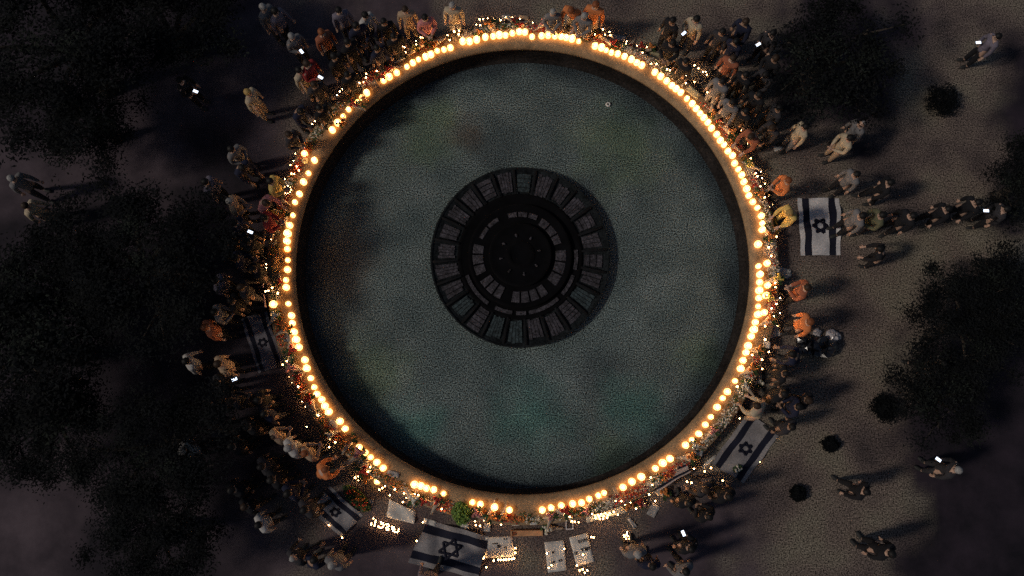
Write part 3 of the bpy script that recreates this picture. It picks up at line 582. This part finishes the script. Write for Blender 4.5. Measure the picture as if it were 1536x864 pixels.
BQ = [(575,113,'red'),(588,104,'red'),(546,150,'orange'),(536,160,'red'),(515,183,'orange'),(620,78,'yellow'),(632,70,'orange'),(655,66,'orange'),(716,48,'orange'),(738,43,'orange'),(752,36,'orange'),(768,33,'red'),(783,38,'red'),(812,40,'pink'),(838,44,'orange'),(880,56,'orange'),(902,56,'orange'),(915,66,'red'),(945,70,'red'),(957,74,'red'),(972,76,'orange'),(1012,108,'red'),(1023,118,'orange'),(1003,100,'orange'),(1068,168,'orange'),(1080,182,'red'),(1092,198,'orange'),(1110,213,'white'),(1100,220,'orange'),(1128,250,'yellow'),(1142,290,'orange'),(1152,306,'pink'),(1158,330,'yellow'),(1166,345,'yellow'),(1150,352,'orange'),(1160,420,'yellow'),(1158,448,'yellow'),(1150,482,'orange'),(1132,525,'orange'),(1136,566,'white'),(1122,556,'orange'),(1120,582,'white'),(428,332,'orange'),(412,345,'white'),(416,320,'yellow'),(420,300,'red'),(420,420,'red'),(412,478,'white'),(428,496,'orange'),(438,520,'red'),(444,552,'pink'),(452,562,'red'),(456,590,'orange'),(468,604,'red'),(492,655,'orange'),(500,650,'white'),(524,664,'orange'),(536,684,'pink'),(548,700,'red'),(556,714,'orange'),(527,690,'white'),(640,752,'red'),(655,755,'red'),(617,744,'white'),(720,772,'pink'),(738,768,'orange'),(756,770,'orange'),(825,778,'pink'),(842,766,'red'),(826,792,'white'),(880,762,'pink'),(948,756,'orange'),(960,748,'red'),(962,752,'pink'),(1030,686,'orange'),(1066,650,'pink'),(1045,668,'white'),(990,738,'orange')]
bp = {c: [bouquet_proto(c, i) for i in range(1)] for c in {b[2] for b in BQ}}; bused = set()
seen = {}
for px, py, c in BQ:
    pr = bp[c][0]; o = pr if c not in bused else copy_tree(pr); bused.add(c)
    p = place(px, py); o.location = p; o.rotation_euler = (0, 0, rng.uniform(0, 6.28)); s = rng.uniform(.95, 1.5); o.scale = (s, s, s)
    tag(o, '%s bouquet lying at %s on the clock face of the candle ring' % (c, clock(p.x, p.y)), 'bouquet', 'bouquets laid on the rim')
# big green bouquet and the long red flower bed
def bed(px, py, L, W, rz, cols, label, name, n=60, hh=.12, green=.4):
    p = place(px, py); root = empty(name, p, rz); rg = random.Random(int(px))
    q = MB(); k = 16; q.add([(L*.5*math.cos(2*math.pi*i/k), W*.5*math.sin(2*math.pi*i/k), 0) for i in range(k)]+[(L*.47*math.cos(2*math.pi*i/k), W*.44*math.sin(2*math.pi*i/k), .05) for i in range(k)], [(i, (i+1) % k, k+(i+1) % k, k+i) for i in range(k)]+[tuple(range(k, 2*k))]); q.build('base', leaf_b, root)
    q = MB()
    for i in range(n*3):
        a = rg.uniform(0, 6.28); r = math.sqrt(rg.random()); d = Vector((L*.5*r*math.cos(a), W*.5*r*math.sin(a), .05+rg.uniform(0, hh))); u = Vector((rg.gauss(0, 1), rg.gauss(0, 1), rg.gauss(0, .6))).normalized(); w = u.cross(Vector((.1, .2, 1))).normalized()
        q.add([d-u*.05, d+w*.02, d+u*.05, d-w*.02], [(0, 1, 2, 3)])
    q.build('leaves', mat('bed_leaf', (.16, .26, .06), .8, .4, 12) if green > .5 else leaf_b, root)
    for c in cols:
        q = MB()
        for i in range(n//len(cols)):
            a = rg.uniform(0, 6.28); r = math.sqrt(rg.random())*.8; q.ball((L*.5*r*math.cos(a), W*.5*r*math.sin(a), .07+rg.uniform(0, hh)), rg.uniform(.02, .04), 7, 4, rough=.2)
        q.build('blossoms', FM[c], root)
    tag(root, label, 'flowers')
bed(536, 747, .95, .36, R(-42), ['red', 'orange'], 'long bed of dark red and orange flowers beside the three-light flag', 'flower_bed')
bed(692, 769, .46, .58, R(20), ['green'], 'big leafy green bouquet on the rim above the widest flag', 'leafy_bouquet', n=90, hh=.25, green=1)
bed(1105, 702, .25, .18, R(30), ['white'], 'little white wreath at the lower corner of the tilted flag', 'flower_wreath', n=24)

# loose petals, leaves and scraps strewn over the outer half of the rim
q = MB(); rg = random.Random(3)
for i in range(17000):
    a = rg.uniform(0, 2*math.pi); r = rg.triangular(6.62, RIM_OUT-.02, 6.8)
    if math.sin(a*5+1)+math.sin(a*11+2)+.9*math.sin(a*23) < rg.uniform(-2.4, .8): continue
    c = Vector((CX+r*math.cos(a), CY+r*math.sin(a), RIM_Z+.006+abs(rg.gauss(0, .03)))); L = rg.uniform(.012, .04); t = rg.uniform(0, 6.28)
    u = Vector((math.cos(t), math.sin(t), rg.uniform(-.3, .3)))*L; w = Vector((-math.sin(t), math.cos(t), rg.uniform(-.3, .3)))*L*rg.uniform(.35, .8)
    c.z += .3*L
    k = rg.random()
    q.add([c-u, c+w, c+u, c-w], [(0, 1, 2, 3)], int((math.sin(a*9)*1.5+math.sin(a*17+2)*1.5+rg.uniform(-1, 1)+3) % 5))
o = q.build('petals', [FM['red'], FM['orange'], leaf_b, FM['white'], wrap_m]); kind(o, 'stuff')

# ------------------------------------------------------------------ people
skin_ms = {'s0': mat('skin_fair', (.50, .33, .25), .6, .08, 9), 's1': mat('skin_olive', (.36, .22, .15), .6, .08, 9)}
CL = dict(black=(.012, .012, .015), navy=(.015, .018, .04), grey=(.17, .165, .17), dgrey=(.035, .033, .038), white=(.48, .46, .44), cream=(.46, .38, .27), tan=(.42, .30, .20), red=(.30, .035, .035),
          pink=(.5, .2, .2), orange=(.6, .20, .07), rust=(.32, .11, .06), yellow=(.66, .47, .15), blue=(.05, .07, .16), olive=(.12, .12, .07), lilac=(.17, .15, .19))
CM = {k: mat('cloth_'+k, c, .9, .22, 7, grain=.15) for k, c in CL.items()}
HM = {k: mat('hair_'+k, c, .6, .3, 30) for k, c in dict(black=(.008, .007, .007), brown=(.035, .02, .012), auburn=(.22, .07, .025), blond=(.42, .28, .10), grey=(.3, .29, .28), bald=(.45, .30, .22)).items()}
shoe_m = mat('shoe', (.03, .03, .03), .7, .2, 9); eye_m = mat('eye', (.02, .015, .01), .3, 0, 5)
def skin_mesh(chains, levels=1):
    """grow one continuous surface over a jointed skeleton: chains = [[(x,y,z,r)...]...], shared points are welded"""
    key = {}; vs = []; rs = []; es = []
    def idx(p):
        k = tuple(round(c, 4) for c in p[:3])
        if k not in key: key[k] = len(vs); vs.append(k); rs.append(p[3])
        return key[k]
    for ch in chains:
        ii = [idx(p) for p in ch]; es += [e for e in zip(ii, ii[1:]) if e not in es and e[0] != e[1]]
    me = bpy.data.meshes.new('skeleton'); me.from_pydata(vs, es, [])
    o = bpy.data.objects.new('skeleton', me); COL.objects.link(o)
    md = o.modifiers.new('skin', 'SKIN'); md.use_smooth_shade = True
    sv = me.skin_vertices[0].data
    for i, r in enumerate(rs): sv[i].radius = (r, r) if not isinstance(r, tuple) else r; sv[i].use_root = (i == 0)
    sb = o.modifiers.new('sub', 'SUBSURF'); sb.levels = levels; sb.render_levels = levels
    dg = bpy.context.evaluated_depsgraph_get(); dg.update()
    res = bpy.data.meshes.new_from_object(o.evaluated_get(dg))
    bpy.data.objects.remove(o); return res
def mb_from(me):
    q = MB(); q.v = [tuple(v.co) for v in me.vertices]; q.f = [list(p.vertices) for p in me.polygons]; q.m = [0]*len(q.f); q.sm = [True]*len(q.f); return q
V = Vector
def hand(q, wrist, direc, up, side):
    """palm with four unequal curled fingers and a thumb leaving its side"""
    d = V(direc).normalized(); u = V(up); u = (u-d*u.dot(d)).normalized(); s = d.cross(u)*side; w = V(wrist)
    q.tube([w-d*.02, w+d*.02, w+d*.06, w+d*.085], [.026, .034, .040, .036], 8, flat=.5)
    for k, L in enumerate((.062, .075, .070, .055)):
        b = w+d*.07+s*(.027-.018*k); q.tube([b, b+d*L*.5-u*.006, b+d*L*.85-u*.026, b+d*L*.9-u*.042], [.0095, .009, .008, .006], 6)
    b = w+d*.025+s*.028; q.tube([b, b+s*.028+d*.025, b+s*.034+d*.058-u*.01], [.012, .010, .007], 6)
def make_pose(pose):
    lean = {'stand': 0, 'phone': .03, 'clasp': .04, 'walk': .05, 'bend': .42}[pose]
    hip = .93; py = 0
    def T(x, y, z):                           # bend the upper body forward about the hip
        if z <= hip or lean == 0: return (x, y, z)
        a = lean*1.0*min(1, (z-hip)/.25); dz = z-hip; return (x, y*math.cos(a)+dz*math.sin(a), hip+dz*math.cos(a)-y*math.sin(a))
    def pt(x, y, z, r): return (*T(x, y, z), r)
    st = .16 if pose == 'walk' else .02
    pel = pt(0, 0, hip, .135); waist = pt(0, 0, 1.10, .12); chest = pt(0, 0, 1.30, .135); ub = pt(0, -.01, 1.42, .105); nb = pt(0, 0, 1.50, .062); nk = pt(0, .012, 1.545, .056)
    head = [pt(0, .02, 1.60, .075), pt(0, .022, 1.66, .09), pt(0, .012, 1.72, .085), pt(0, .005, 1.765, .045)]
    legs = []
    for sx in (-1, 1):
        f = st*sx; legs.append([pel, (sx*.095, 0, .86, .098), (sx*.105, f*.5+.01, .50, .066), (sx*.11, f-.01-(.04 if pose == 'walk' and sx < 0 else 0), .10, .042), (sx*.11, f-.02, .055, .043), (sx*.125, f+.12, .035, .034)])
    arms = []; hands = []
    for sx in (-1, 1):
        sh = pt(sx*.185, -.005, 1.42, .068)
        if pose == 'phone' and sx > 0 or pose == 'clasp': el = pt(sx*.25, .05, 1.15, .046); wr = pt(sx*(.08 if pose == 'phone' else .05), .30, 1.24 if pose == 'phone' else 1.08, .031); hd = (-sx*.5, .6, .5) if pose == 'phone' else (-sx*.75, .5, .1)
        elif pose == 'bend': s_ = T(sx*.19, 0, 1.42); el = (s_[0]+sx*.04, s_[1]+.10, s_[2]-.26, .046); wr = (s_[0]-sx*.03, s_[1]+.28, s_[2]-.42, .031); hd = (-sx*.1, .7, -.6)
        elif pose == 'walk': el = pt(sx*.24, -.06*sx, 1.13, .046); wr = pt(sx*.25, -.14*sx+.08, .90, .031); hd = (0, .35, -1)
        else: el = pt(sx*.245, -.02, 1.13, .046); wr = pt(sx*.26, .03, .88, .031); hd = (0, .15, -1)
        arms.append((sh, el, wr)); hands.append((wr, hd, sx))
    mid = lambda a, b, t, r: (a[0]+(b[0]-a[0])*t, a[1]+(b[1]-a[1])*t, a[2]+(b[2]-a[2])*t, r)
    body = [[pel, waist, chest, ub, nb, nk]+head]+[l for l in legs]+[[ub, sh, mid(sh, el, .5, .052), el, mid(el, wr, .4, .044), wr] for sh, el, wr in arms]
    q = mb_from(skin_mesh(body))
    for wr, hd, sx in hands: hand(q, wr[:3], hd, (0, -.3, 1) if pose != 'stand' else (-sx, 0, 0), sx)
    hc = V(T(0, .022, 1.655)); a = lean if lean else 0
    fw = V((0, math.cos(a), -math.sin(a))); upv = V((0, math.sin(a), math.cos(a)))
    q.tube([hc+fw*.075+upv*.03, hc+fw*.105-upv*.005, hc+fw*.085-upv*.02], [.008, .015, .009], 6)       # nose
    q.tube([hc+fw*.080-upv*.045+V((-.025, 0, 0)), hc+fw*.088-upv*.045, hc+fw*.080-upv*.045+V((.025, 0, 0))], [.004, .007, .004], 6)   # lips
    for sx in (-1, 1):
        q.ball(hc+V((sx*.086, 0, 0))-upv*.01, .026, 7, 5, sc=(.4, .8, 1.2))                           # ears
        q.ball(hc+fw*.078+upv*.015+V((sx*.032, 0, 0)), .011, 6, 4, m=1)                                # eyes
    # clothes: shells over the same skeleton
    g = lambda p, k: (p[0], p[1], p[2], p[3]+k)
    top = [[pt(0, 0, .84, .145), g(pel, .02), g(waist, .025), g(chest, .022), g(ub, .02), pt(0, .004, 1.50, .078)]]+[[g(ub, .02), g(sh, .02), mid(sh, el, .5, .07), g(el, .017), mid(el, wr, .5, .056), mid(el, wr, .88, .044)] for sh, el, wr in arms]
    jk = mb_from(skin_mesh(top))
    tr = [[(0, 0, .97, .145), (0, 0, .90, .14), g(l[1], .018), g(l[2], .022), (l[3][0], l[3][1], l[3][2]+.01, .062)] for l in legs]
    tq = mb_from(skin_mesh(tr))
    hs = []
    for style in ('short', 'long', 'bald'):
        h = MB(); n, k = 14, 8; vs = []; fs = []
        for i in range(k+1):
            for j in range(n):
                az = 2*math.pi*j/n; front = math.cos(az-math.pi/2)           # 1 at the face
                tmax = (1.05 if style == 'bald' else 1.95)-.75*max(0, front) if style != 'long' else 2.25-1.15*max(0, front)
                t = tmax*i/k; r = .104 if style != 'bald' else .096
                rr = r*(1+rng.uniform(-.03, .03)+(.12*max(0, -front)*i/k if style == 'long' else 0))
                v = hc+V((math.sin(t)*math.cos(az)*rr*.92, 0, 0))+fw*(math.sin(t)*math.sin(az)*rr*1.04-.008)+upv*(math.cos(t)*rr*1.05+.012)
                if style == 'long' and i >= k-1: v = v-upv*.09*max(0.1, -front)
                vs.append(v)
        for i in range(k):
            for j in range(n): fs.append((i*n+j, (i+1)*n+j, (i+1)*n+(j+1) % n, i*n+(j+1) % n))
        h.add(vs, fs, 0, True); hs.append(h)
    shoes = []
    for l in legs:
        s = MB(); f = l[-2]; s.tube([(l[4][0], f[1]-.06, .045), (l[4][0], f[1]+.03, .05), (l[5][0], l[5][1]+.02, .04), (l[5][0]+.002, l[5][1]+.07, .032)], [.038, .052, .05, .026], 8, flat=.8); shoes.append(s)
    fp = V(arms[1][2][:3])+V(hands[1][1]).normalized()*.09
    return dict(body=q, jacket=jk, trousers=tq, hair=hs, shoes=shoes, hand=fp, head=hc)
POSES = {}
def mesh_of(q, name, mats):
    o = q.build(name, mats); me = o.data; bpy.data.objects.remove(o); return me
def pose_meshes(p):
    if p in POSES: return POSES[p]
    d = make_pose(p); e = dict(hand=d['hand'], head=d['head'])
    e['body'] = mesh_of(d['body'], 'body', [skin_ms['s0'], eye_m]); e['jacket'] = mesh_of(d['jacket'], 'jacket', [CM['black']]); e['trousers'] = mesh_of(d['trousers'], 'trousers', [CM['black']])
    e['hair'] = {k: mesh_of(h, 'hair', [HM['black']]) for k, h in zip(('short', 'long', 'bald'), d['hair'])}; e['shoes'] = [mesh_of(s, 'shoe', [shoe_m]) for s in d['shoes']]
    POSES[p] = e; return e
def inst(me, name, parent, m=None):
    o = bpy.data.objects.new(name, me); COL.objects.link(o); o.parent = parent
    if m: o.material_slots[0].link = 'OBJECT'; o.material_slots[0].material = m
    return o
phone_m = mat('phone_case', (.02, .02, .02), .4, .1, 9); screen_m = mat('phone_screen', (.2, .25, .3), .3, .05, 5, emit=(.72, .82, 1.0), strength=2.6)
def person(px, py, pose, top, trous, hair, style, label, face=None, group=None, skin='s0', phone=None, s=None):
    m = pose_meshes(pose); s = s or rng.uniform(.94, 1.05)
    h = m['head']; p = P(px, py, (h.z+.1)*s)
    yaw = math.atan2(CY-p.y, CX-p.x)-math.pi/2 if face is None else R(face)-math.pi/2
    yaw += rng.uniform(-.35, .35) if face is None else 0
    off = Matrix.Rotation(yaw, 3, 'Z')@V((h.x, h.y, 0))*s
    root = empty('person', (p.x-off.x, p.y-off.y, 0), yaw, s); tag(root, label, 'person', group)
    b = inst(m['body'], 'body', root, skin_ms[skin]); inst(m['jacket'], 'jacket' if top in ('black', 'navy', 'dgrey') else 'shirt', root, CM[top]); inst(m['trousers'], 'trousers', root, CM[trous])
    inst(m['hair'][style], 'hair', root, HM[hair])
    for sh in m['shoes']: inst(sh, 'shoe', root)
    if phone:
        w = Matrix.Rotation(yaw, 3, 'Z')@m['hand']*s+root.location; ph = empty('phone', w+V((0, 0, .02)), yaw); tag(ph, phone, 'phone')
        q = MB(); q.box((0, 0, 0), (.075, .15, .009)); q.build('case', phone_m, ph); q = MB(); q.box((0, 0, .0065), (.068, .138, .003)); q.build('screen', screen_m, ph)
    return root
PEOPLE = [
 (370, 136, 'stand', 'cream', 'tan', 'blond', 'short', 'person in cream standing alone on the dim path, top side'),
 (345, 222, 'clasp', 'grey', 'dgrey', 'black', 'short', 'person in a grey top at the dark lawn edge below the path'),
 (404, 270, 'clasp', 'yellow', 'black', 'black', 'short', 'person in a yellowish top closest to the small ring of tea lights'),
 (343, 300, 'clasp', 'tan', 'black', 'grey', 'short', 'person in tan standing behind the one in red'),
 (306, 271, 'stand', 'lilac', 'black', 'black', 'short', 'person in dull lilac well behind the crowd at the small ring of lights'),
 (395, 325, 'clasp', 'red', 'black', 'black', 'long', 'person in red at the rim above the orange stick'),
 (398, 303, 'bend', 'pink', 'black', 'brown', 'long', 'person in pink bending toward the candles beside the one in red'),
 (350, 333, 'phone', 'navy', 'black', 'black', 'short', 'person in navy holding a bright bluish phone behind the one in red', 'phone with a bluish lit screen held behind the person in red'),
 (447, 103, 'stand', 'cream', 'tan', 'black', 'short', 'dark-haired person in a cream shirt next to a bright white phone'),
 (459, 93, 'phone', 'red', 'black', 'brown', 'long', 'person in red holding up the brightest white phone', 'brightest white phone, held by the person in red above the ring'),
 (436, 52, 'phone', 'grey', 'dgrey', 'grey', 'short', 'grey-topped person with a faint phone above the pair with the bright phone', 'faint phone held by the grey-topped person'),
 (481, 46, 'stand', 'rust', 'black', 'auburn', 'long', 'person in rust red between the path and the top of the ring'),
 (507, 13, 'stand', 'lilac', 'dgrey', 'black', 'short', 'person in pale lilac with a dark head near the top edge'),
 (547, 20, 'walk', 'white', 'navy', 'black', 'short', 'dark-haired person in white whose shoulders make a bright arc near the top edge'),
 (607, 12, 'stand', 'tan', 'tan', 'brown', 'short', 'person in tan at the top edge, left of the pink-topped one'),
 (637, 24, 'clasp', 'pink', 'black', 'black', 'short', 'person in pink at the top edge'),
 (678, 6, 'stand', 'cream', 'grey', 'grey', 'short', 'person in cream cut by the top edge before the top of the ring'),
 (393, 8, 'stand', 'grey', 'dgrey', 'grey', 'short', 'grey person at the top edge above the dim path'),
 (411, 14, 'walk', 'lilac', 'black', 'black', 'long', 'person in lilac walking at the top edge, beside the grey one'),
 (830, 16, 'clasp', 'grey', 'grey', 'grey', 'short', 'person in loose grey clothes just outside the top of the ring'),
 (857, 13, 'bend', 'orange', 'grey', 'auburn', 'short', 'person in orange bending between two grey figures at the top of the ring'),
 (877, 22, 'clasp', 'grey', 'grey', 'grey', 'long', 'grey figure close to the rim, right of the one in orange'),
 (894, 5, 'stand', 'orange', 'tan', 'auburn', 'long', 'person in orange cut by the top edge of the picture'),
 (1046, 26, 'phone', 'cream', 'dgrey', 'black', 'short', 'person in cream with a small phone among the dark crowd', 'small phone held by the person in cream in the dark crowd'),
 (1101, 85, 'stand', 'rust', 'black', 'brown', 'short', 'person in rust in the middle of the dark crowd beyond the rim'),
 (1161, 47, 'phone', 'dgrey', 'black', 'black', 'short', 'dark person holding a narrow white phone light over the crowd', 'narrow bright phone held at the back of the dark crowd'),
 (1222, 62, 'phone', 'lilac', 'black', 'black', 'short', 'person in lilac with a phone on the purple lawn', 'phone held on the purple lawn'),
 (1210, 188, 'stand', 'cream', 'grey', 'black', 'short', 'dark-haired person in cream on the paving above the small white sheet'),
 (1277, 205, 'clasp', 'cream', 'tan', 'black', 'short', 'dark-haired person in a cream shirt in the pair near the purple lawn'),
 (1295, 184, 'stand', 'grey', 'dgrey', 'grey', 'bald', 'balding person in grey in the pair near the purple lawn'),
 (1184, 269, 'clasp', 'orange', 'black', 'auburn', 'short', 'person with orange top and hair facing the small white sheet'),
 (1186, 318, 'bend', 'yellow', 'yellow', 'blond', 'long', 'blond person in bright yellow leaning beside the star flag'),
 (1213, 430, 'clasp', 'rust', 'black', 'brown', 'short', 'person in rust brown below the star flag'),
 (1217, 482, 'stand', 'orange', 'black', 'auburn', 'short', 'person in orange just above the black bags'),
 (1287, 260, 'stand', 'grey', 'black', 'black', 'short', 'dark-haired person in grey behind the top of the star flag'),
 (1326, 321, 'clasp', 'olive', 'dgrey', 'black', 'short', 'dark-haired person in olive yellow beyond the star flag'),
 (1296, 322, 'stand', 'grey', 'black', 'black', 'short', 'person in grey with black hair right behind the star flag'),
 (1372, 322, 'stand', 'black', 'black', 'black', 'short', 'person in black standing right beyond the one in olive yellow'),
 (1338, 272, 'walk', 'black', 'black', 'black', 'short', 'person in black walking above the group beyond the star flag'),
 (1425, 312, 'walk', 'black', 'black', 'black', 'short', 'person in black walking toward the distant white phone'),
 (1470, 302, 'walk', 'black', 'black', 'black', 'long', 'long-haired person in black nearest to the person with the distant white phone'),
 (1340, 831, 'stand', 'black', 'black', 'black', 'short', 'person in black standing alone on the paving in the lower corner'),
 (1302, 738, 'walk', 'black', 'black', 'black', 'short', 'person in black walking past the two small dark shrubs'),
 (1322, 372, 'bend', 'black', 'black', 'black', 'long', 'stooping person in black lowest of those beyond the star flag'),
 (1513, 312, 'phone', 'dgrey', 'black', 'black', 'short', 'person holding a bright white phone far out by the picture edge', 'bright white phone far from the ring by the picture edge'),
 (1137, 608, 'bend', 'cream', 'tan', 'brown', 'short', 'person in cream crouching over at the top of the tilted flag'),
 (1128, 203, 'bend', 'rust', 'black', 'brown', 'short', 'person in rust bending beside the right-hand tea lights'),
 (1085, 120, 'stand', 'grey', 'grey', 'black', 'short', 'person in grey clothes close to the rim by the yellow board'),
 (1100, 152, 'walk', 'grey', 'dgrey', 'black', 'long', 'person in grey swinging an arm near the close-set candles'),
 (958, 832, 'stand', 'grey', 'dgrey', 'grey', 'short', 'grey-haired person in grey below the star of tea lights'),
 (1030, 858, 'walk', 'grey', 'black', 'black', 'short', 'person in grey at the bottom edge beyond the star of tea lights'),
 (1038, 824, 'phone', 'black', 'black', 'black', 'short', 'person in black with a dim phone near the bottom edge', 'dim phone held low near the bottom edge'),
 (410, 655, 'clasp', 'tan', 'black', 'brown', 'bald', 'person in tan seen over the lower arc, farther of two from the red-capped one'),
 (456, 680, 'clasp', 'tan', 'black', 'auburn', 'short', 'person in tan with auburn hair right behind the red-topped one'),
 (487, 704, 'bend', 'orange', 'black', 'auburn', 'short', 'person in glowing red-orange leaning in above the flower bed flag'),
 (431, 672, 'stand', 'white', 'black', 'grey', 'short', 'person in white between the two in tan'),
 (325, 545, 'stand', 'tan', 'black', 'brown', 'short', 'person in tan in the dark column beside the dim grey flag'),
 (322, 574, 'phone', 'dgrey', 'black', 'black', 'short', 'dark person with a faint phone below the one in tan', 'faint phone at the lower end of the dark column of people'),
 (306, 490, 'stand', 'rust', 'black', 'auburn', 'short', 'person in rust in the dark column of people beside the lawn'),
 (320, 467, 'clasp', 'grey', 'black', 'black', 'short', 'person in grey above the one in rust in the dark column'),
 (321, 420, 'stand', 'lilac', 'black', 'black', 'short', 'person in lilac at the top of the dark column of people'),
 (277, 541, 'walk', 'white', 'black', 'black', 'short', 'person in white walking on the dark lawn side of the column'),
 (271, 677, 'stand', 'white', 'dgrey', 'grey', 'short', 'person in white alone in the dark below the column of people'),
 (386, 788, 'stand', 'white', 'dgrey', 'black', 'short', 'person in white standing left of the three-light flag'),
 (438, 838, 'walk', 'dgrey', 'black', 'grey', 'bald', 'balding person in dark clothes below the three-light flag'),
 (497, 848, 'stand', 'grey', 'dgrey', 'grey', 'long', 'grey-haired person in grey at the bottom edge'),
 (640, 872, 'walk', 'lilac', 'dgrey', 'grey', 'short', 'person in lilac cut by the bottom edge below the widest flag'),
 (35, 307, 'walk', 'cream', 'tan', 'brown', 'short', 'person in cream far out on the dim path by the picture edge'),
 (14, 266, 'walk', 'grey', 'dgrey', 'grey', 'short', 'person in grey at the very edge of the dim path'),
 (268, 118, 'phone', 'black', 'black', 'black', 'short', 'dark person with a pinpoint phone light at the upper lawn edge', 'pinpoint phone light at the upper lawn edge'),
 (1440, 705, 'phone', 'dgrey', 'dgrey', 'grey', 'short', 'person in dark grey with a pinpoint phone on the far lawn', 'pinpoint phone light on the far lawn'),
 (1418, 545, 'walk', 'grey', 'black', 'black', 'short', 'person in grey under the trees of the far lawn'),
 (1500, 52, 'phone', 'lilac', 'black', 'black', 'short', 'person in lilac with a phone in the paved top corner', 'phone in the paved top corner'),
]
for t in PEOPLE: person(*t[:8], phone=t[8] if len(t) > 8 else None)
DARK = [ # quiet onlookers in dark clothes that nothing tells apart within each knot
 ('dark-clad onlooker in the unlit knot between the dim path and the upper arc of candles', [(520,60),(533,36),(500,82),(470,125),(478,160),(450,165),(575,30),(432,200),(520,110),(565,70),(590,52)], ['black','navy','black','dgrey']),
 ('dark-clad onlooker in the crowd on the paving beyond the upper right candles', [(1010,28),(1010,62),(1085,45),(1120,30),(1120,110),(1150,110),(1140,140),(1165,85),(1170,160),(1105,60),(1030,90),(1160,190),(1120,165),], ['black','black','dgrey','navy','black','dgrey']),
 ('dark-clad onlooker in the shadows beside the left arc of candles', [(370,360),(352,385),(378,402),(360,430),(345,450),(362,250),(335,365),(345,600),(385,600),(395,620),(368,640),(320,640),(345,670),(310,605)], ['black','navy','black','dgrey']),
 ('dark-clad onlooker on the paving below the lower left flags', [(405,720),(430,740),(455,765),(365,760),(345,735),(470,840),(390,700)], ['black','navy','dgrey','black']),
 ('dark-clad onlooker on the paving below the lower right candles', [(1035,755),(1065,775),(980,850),(1060,735),(1095,745)], ['black','black','navy','dgrey']),
 ('dark-clad onlooker on the paving outside the right-hand candles', [(1178,590),(1200,610),(1190,640),(1215,600),(1180,560),(1190,530)], ['black','navy','dgrey','black']),
]
for lab, pts, cols in DARK:
    for i, (x, y) in enumerate(pts):
        person(x, y, ('stand', 'clasp', 'stand', 'walk', 'stand', 'bend')[i % 6], cols[i % len(cols)], ('black', 'dgrey')[i % 2], ('black', 'black', 'black', 'brown')[i % 4], ('short', 'long')[i % 2], lab, group='dark-clad onlookers', skin='s1')
for o in (tl, cand): pass
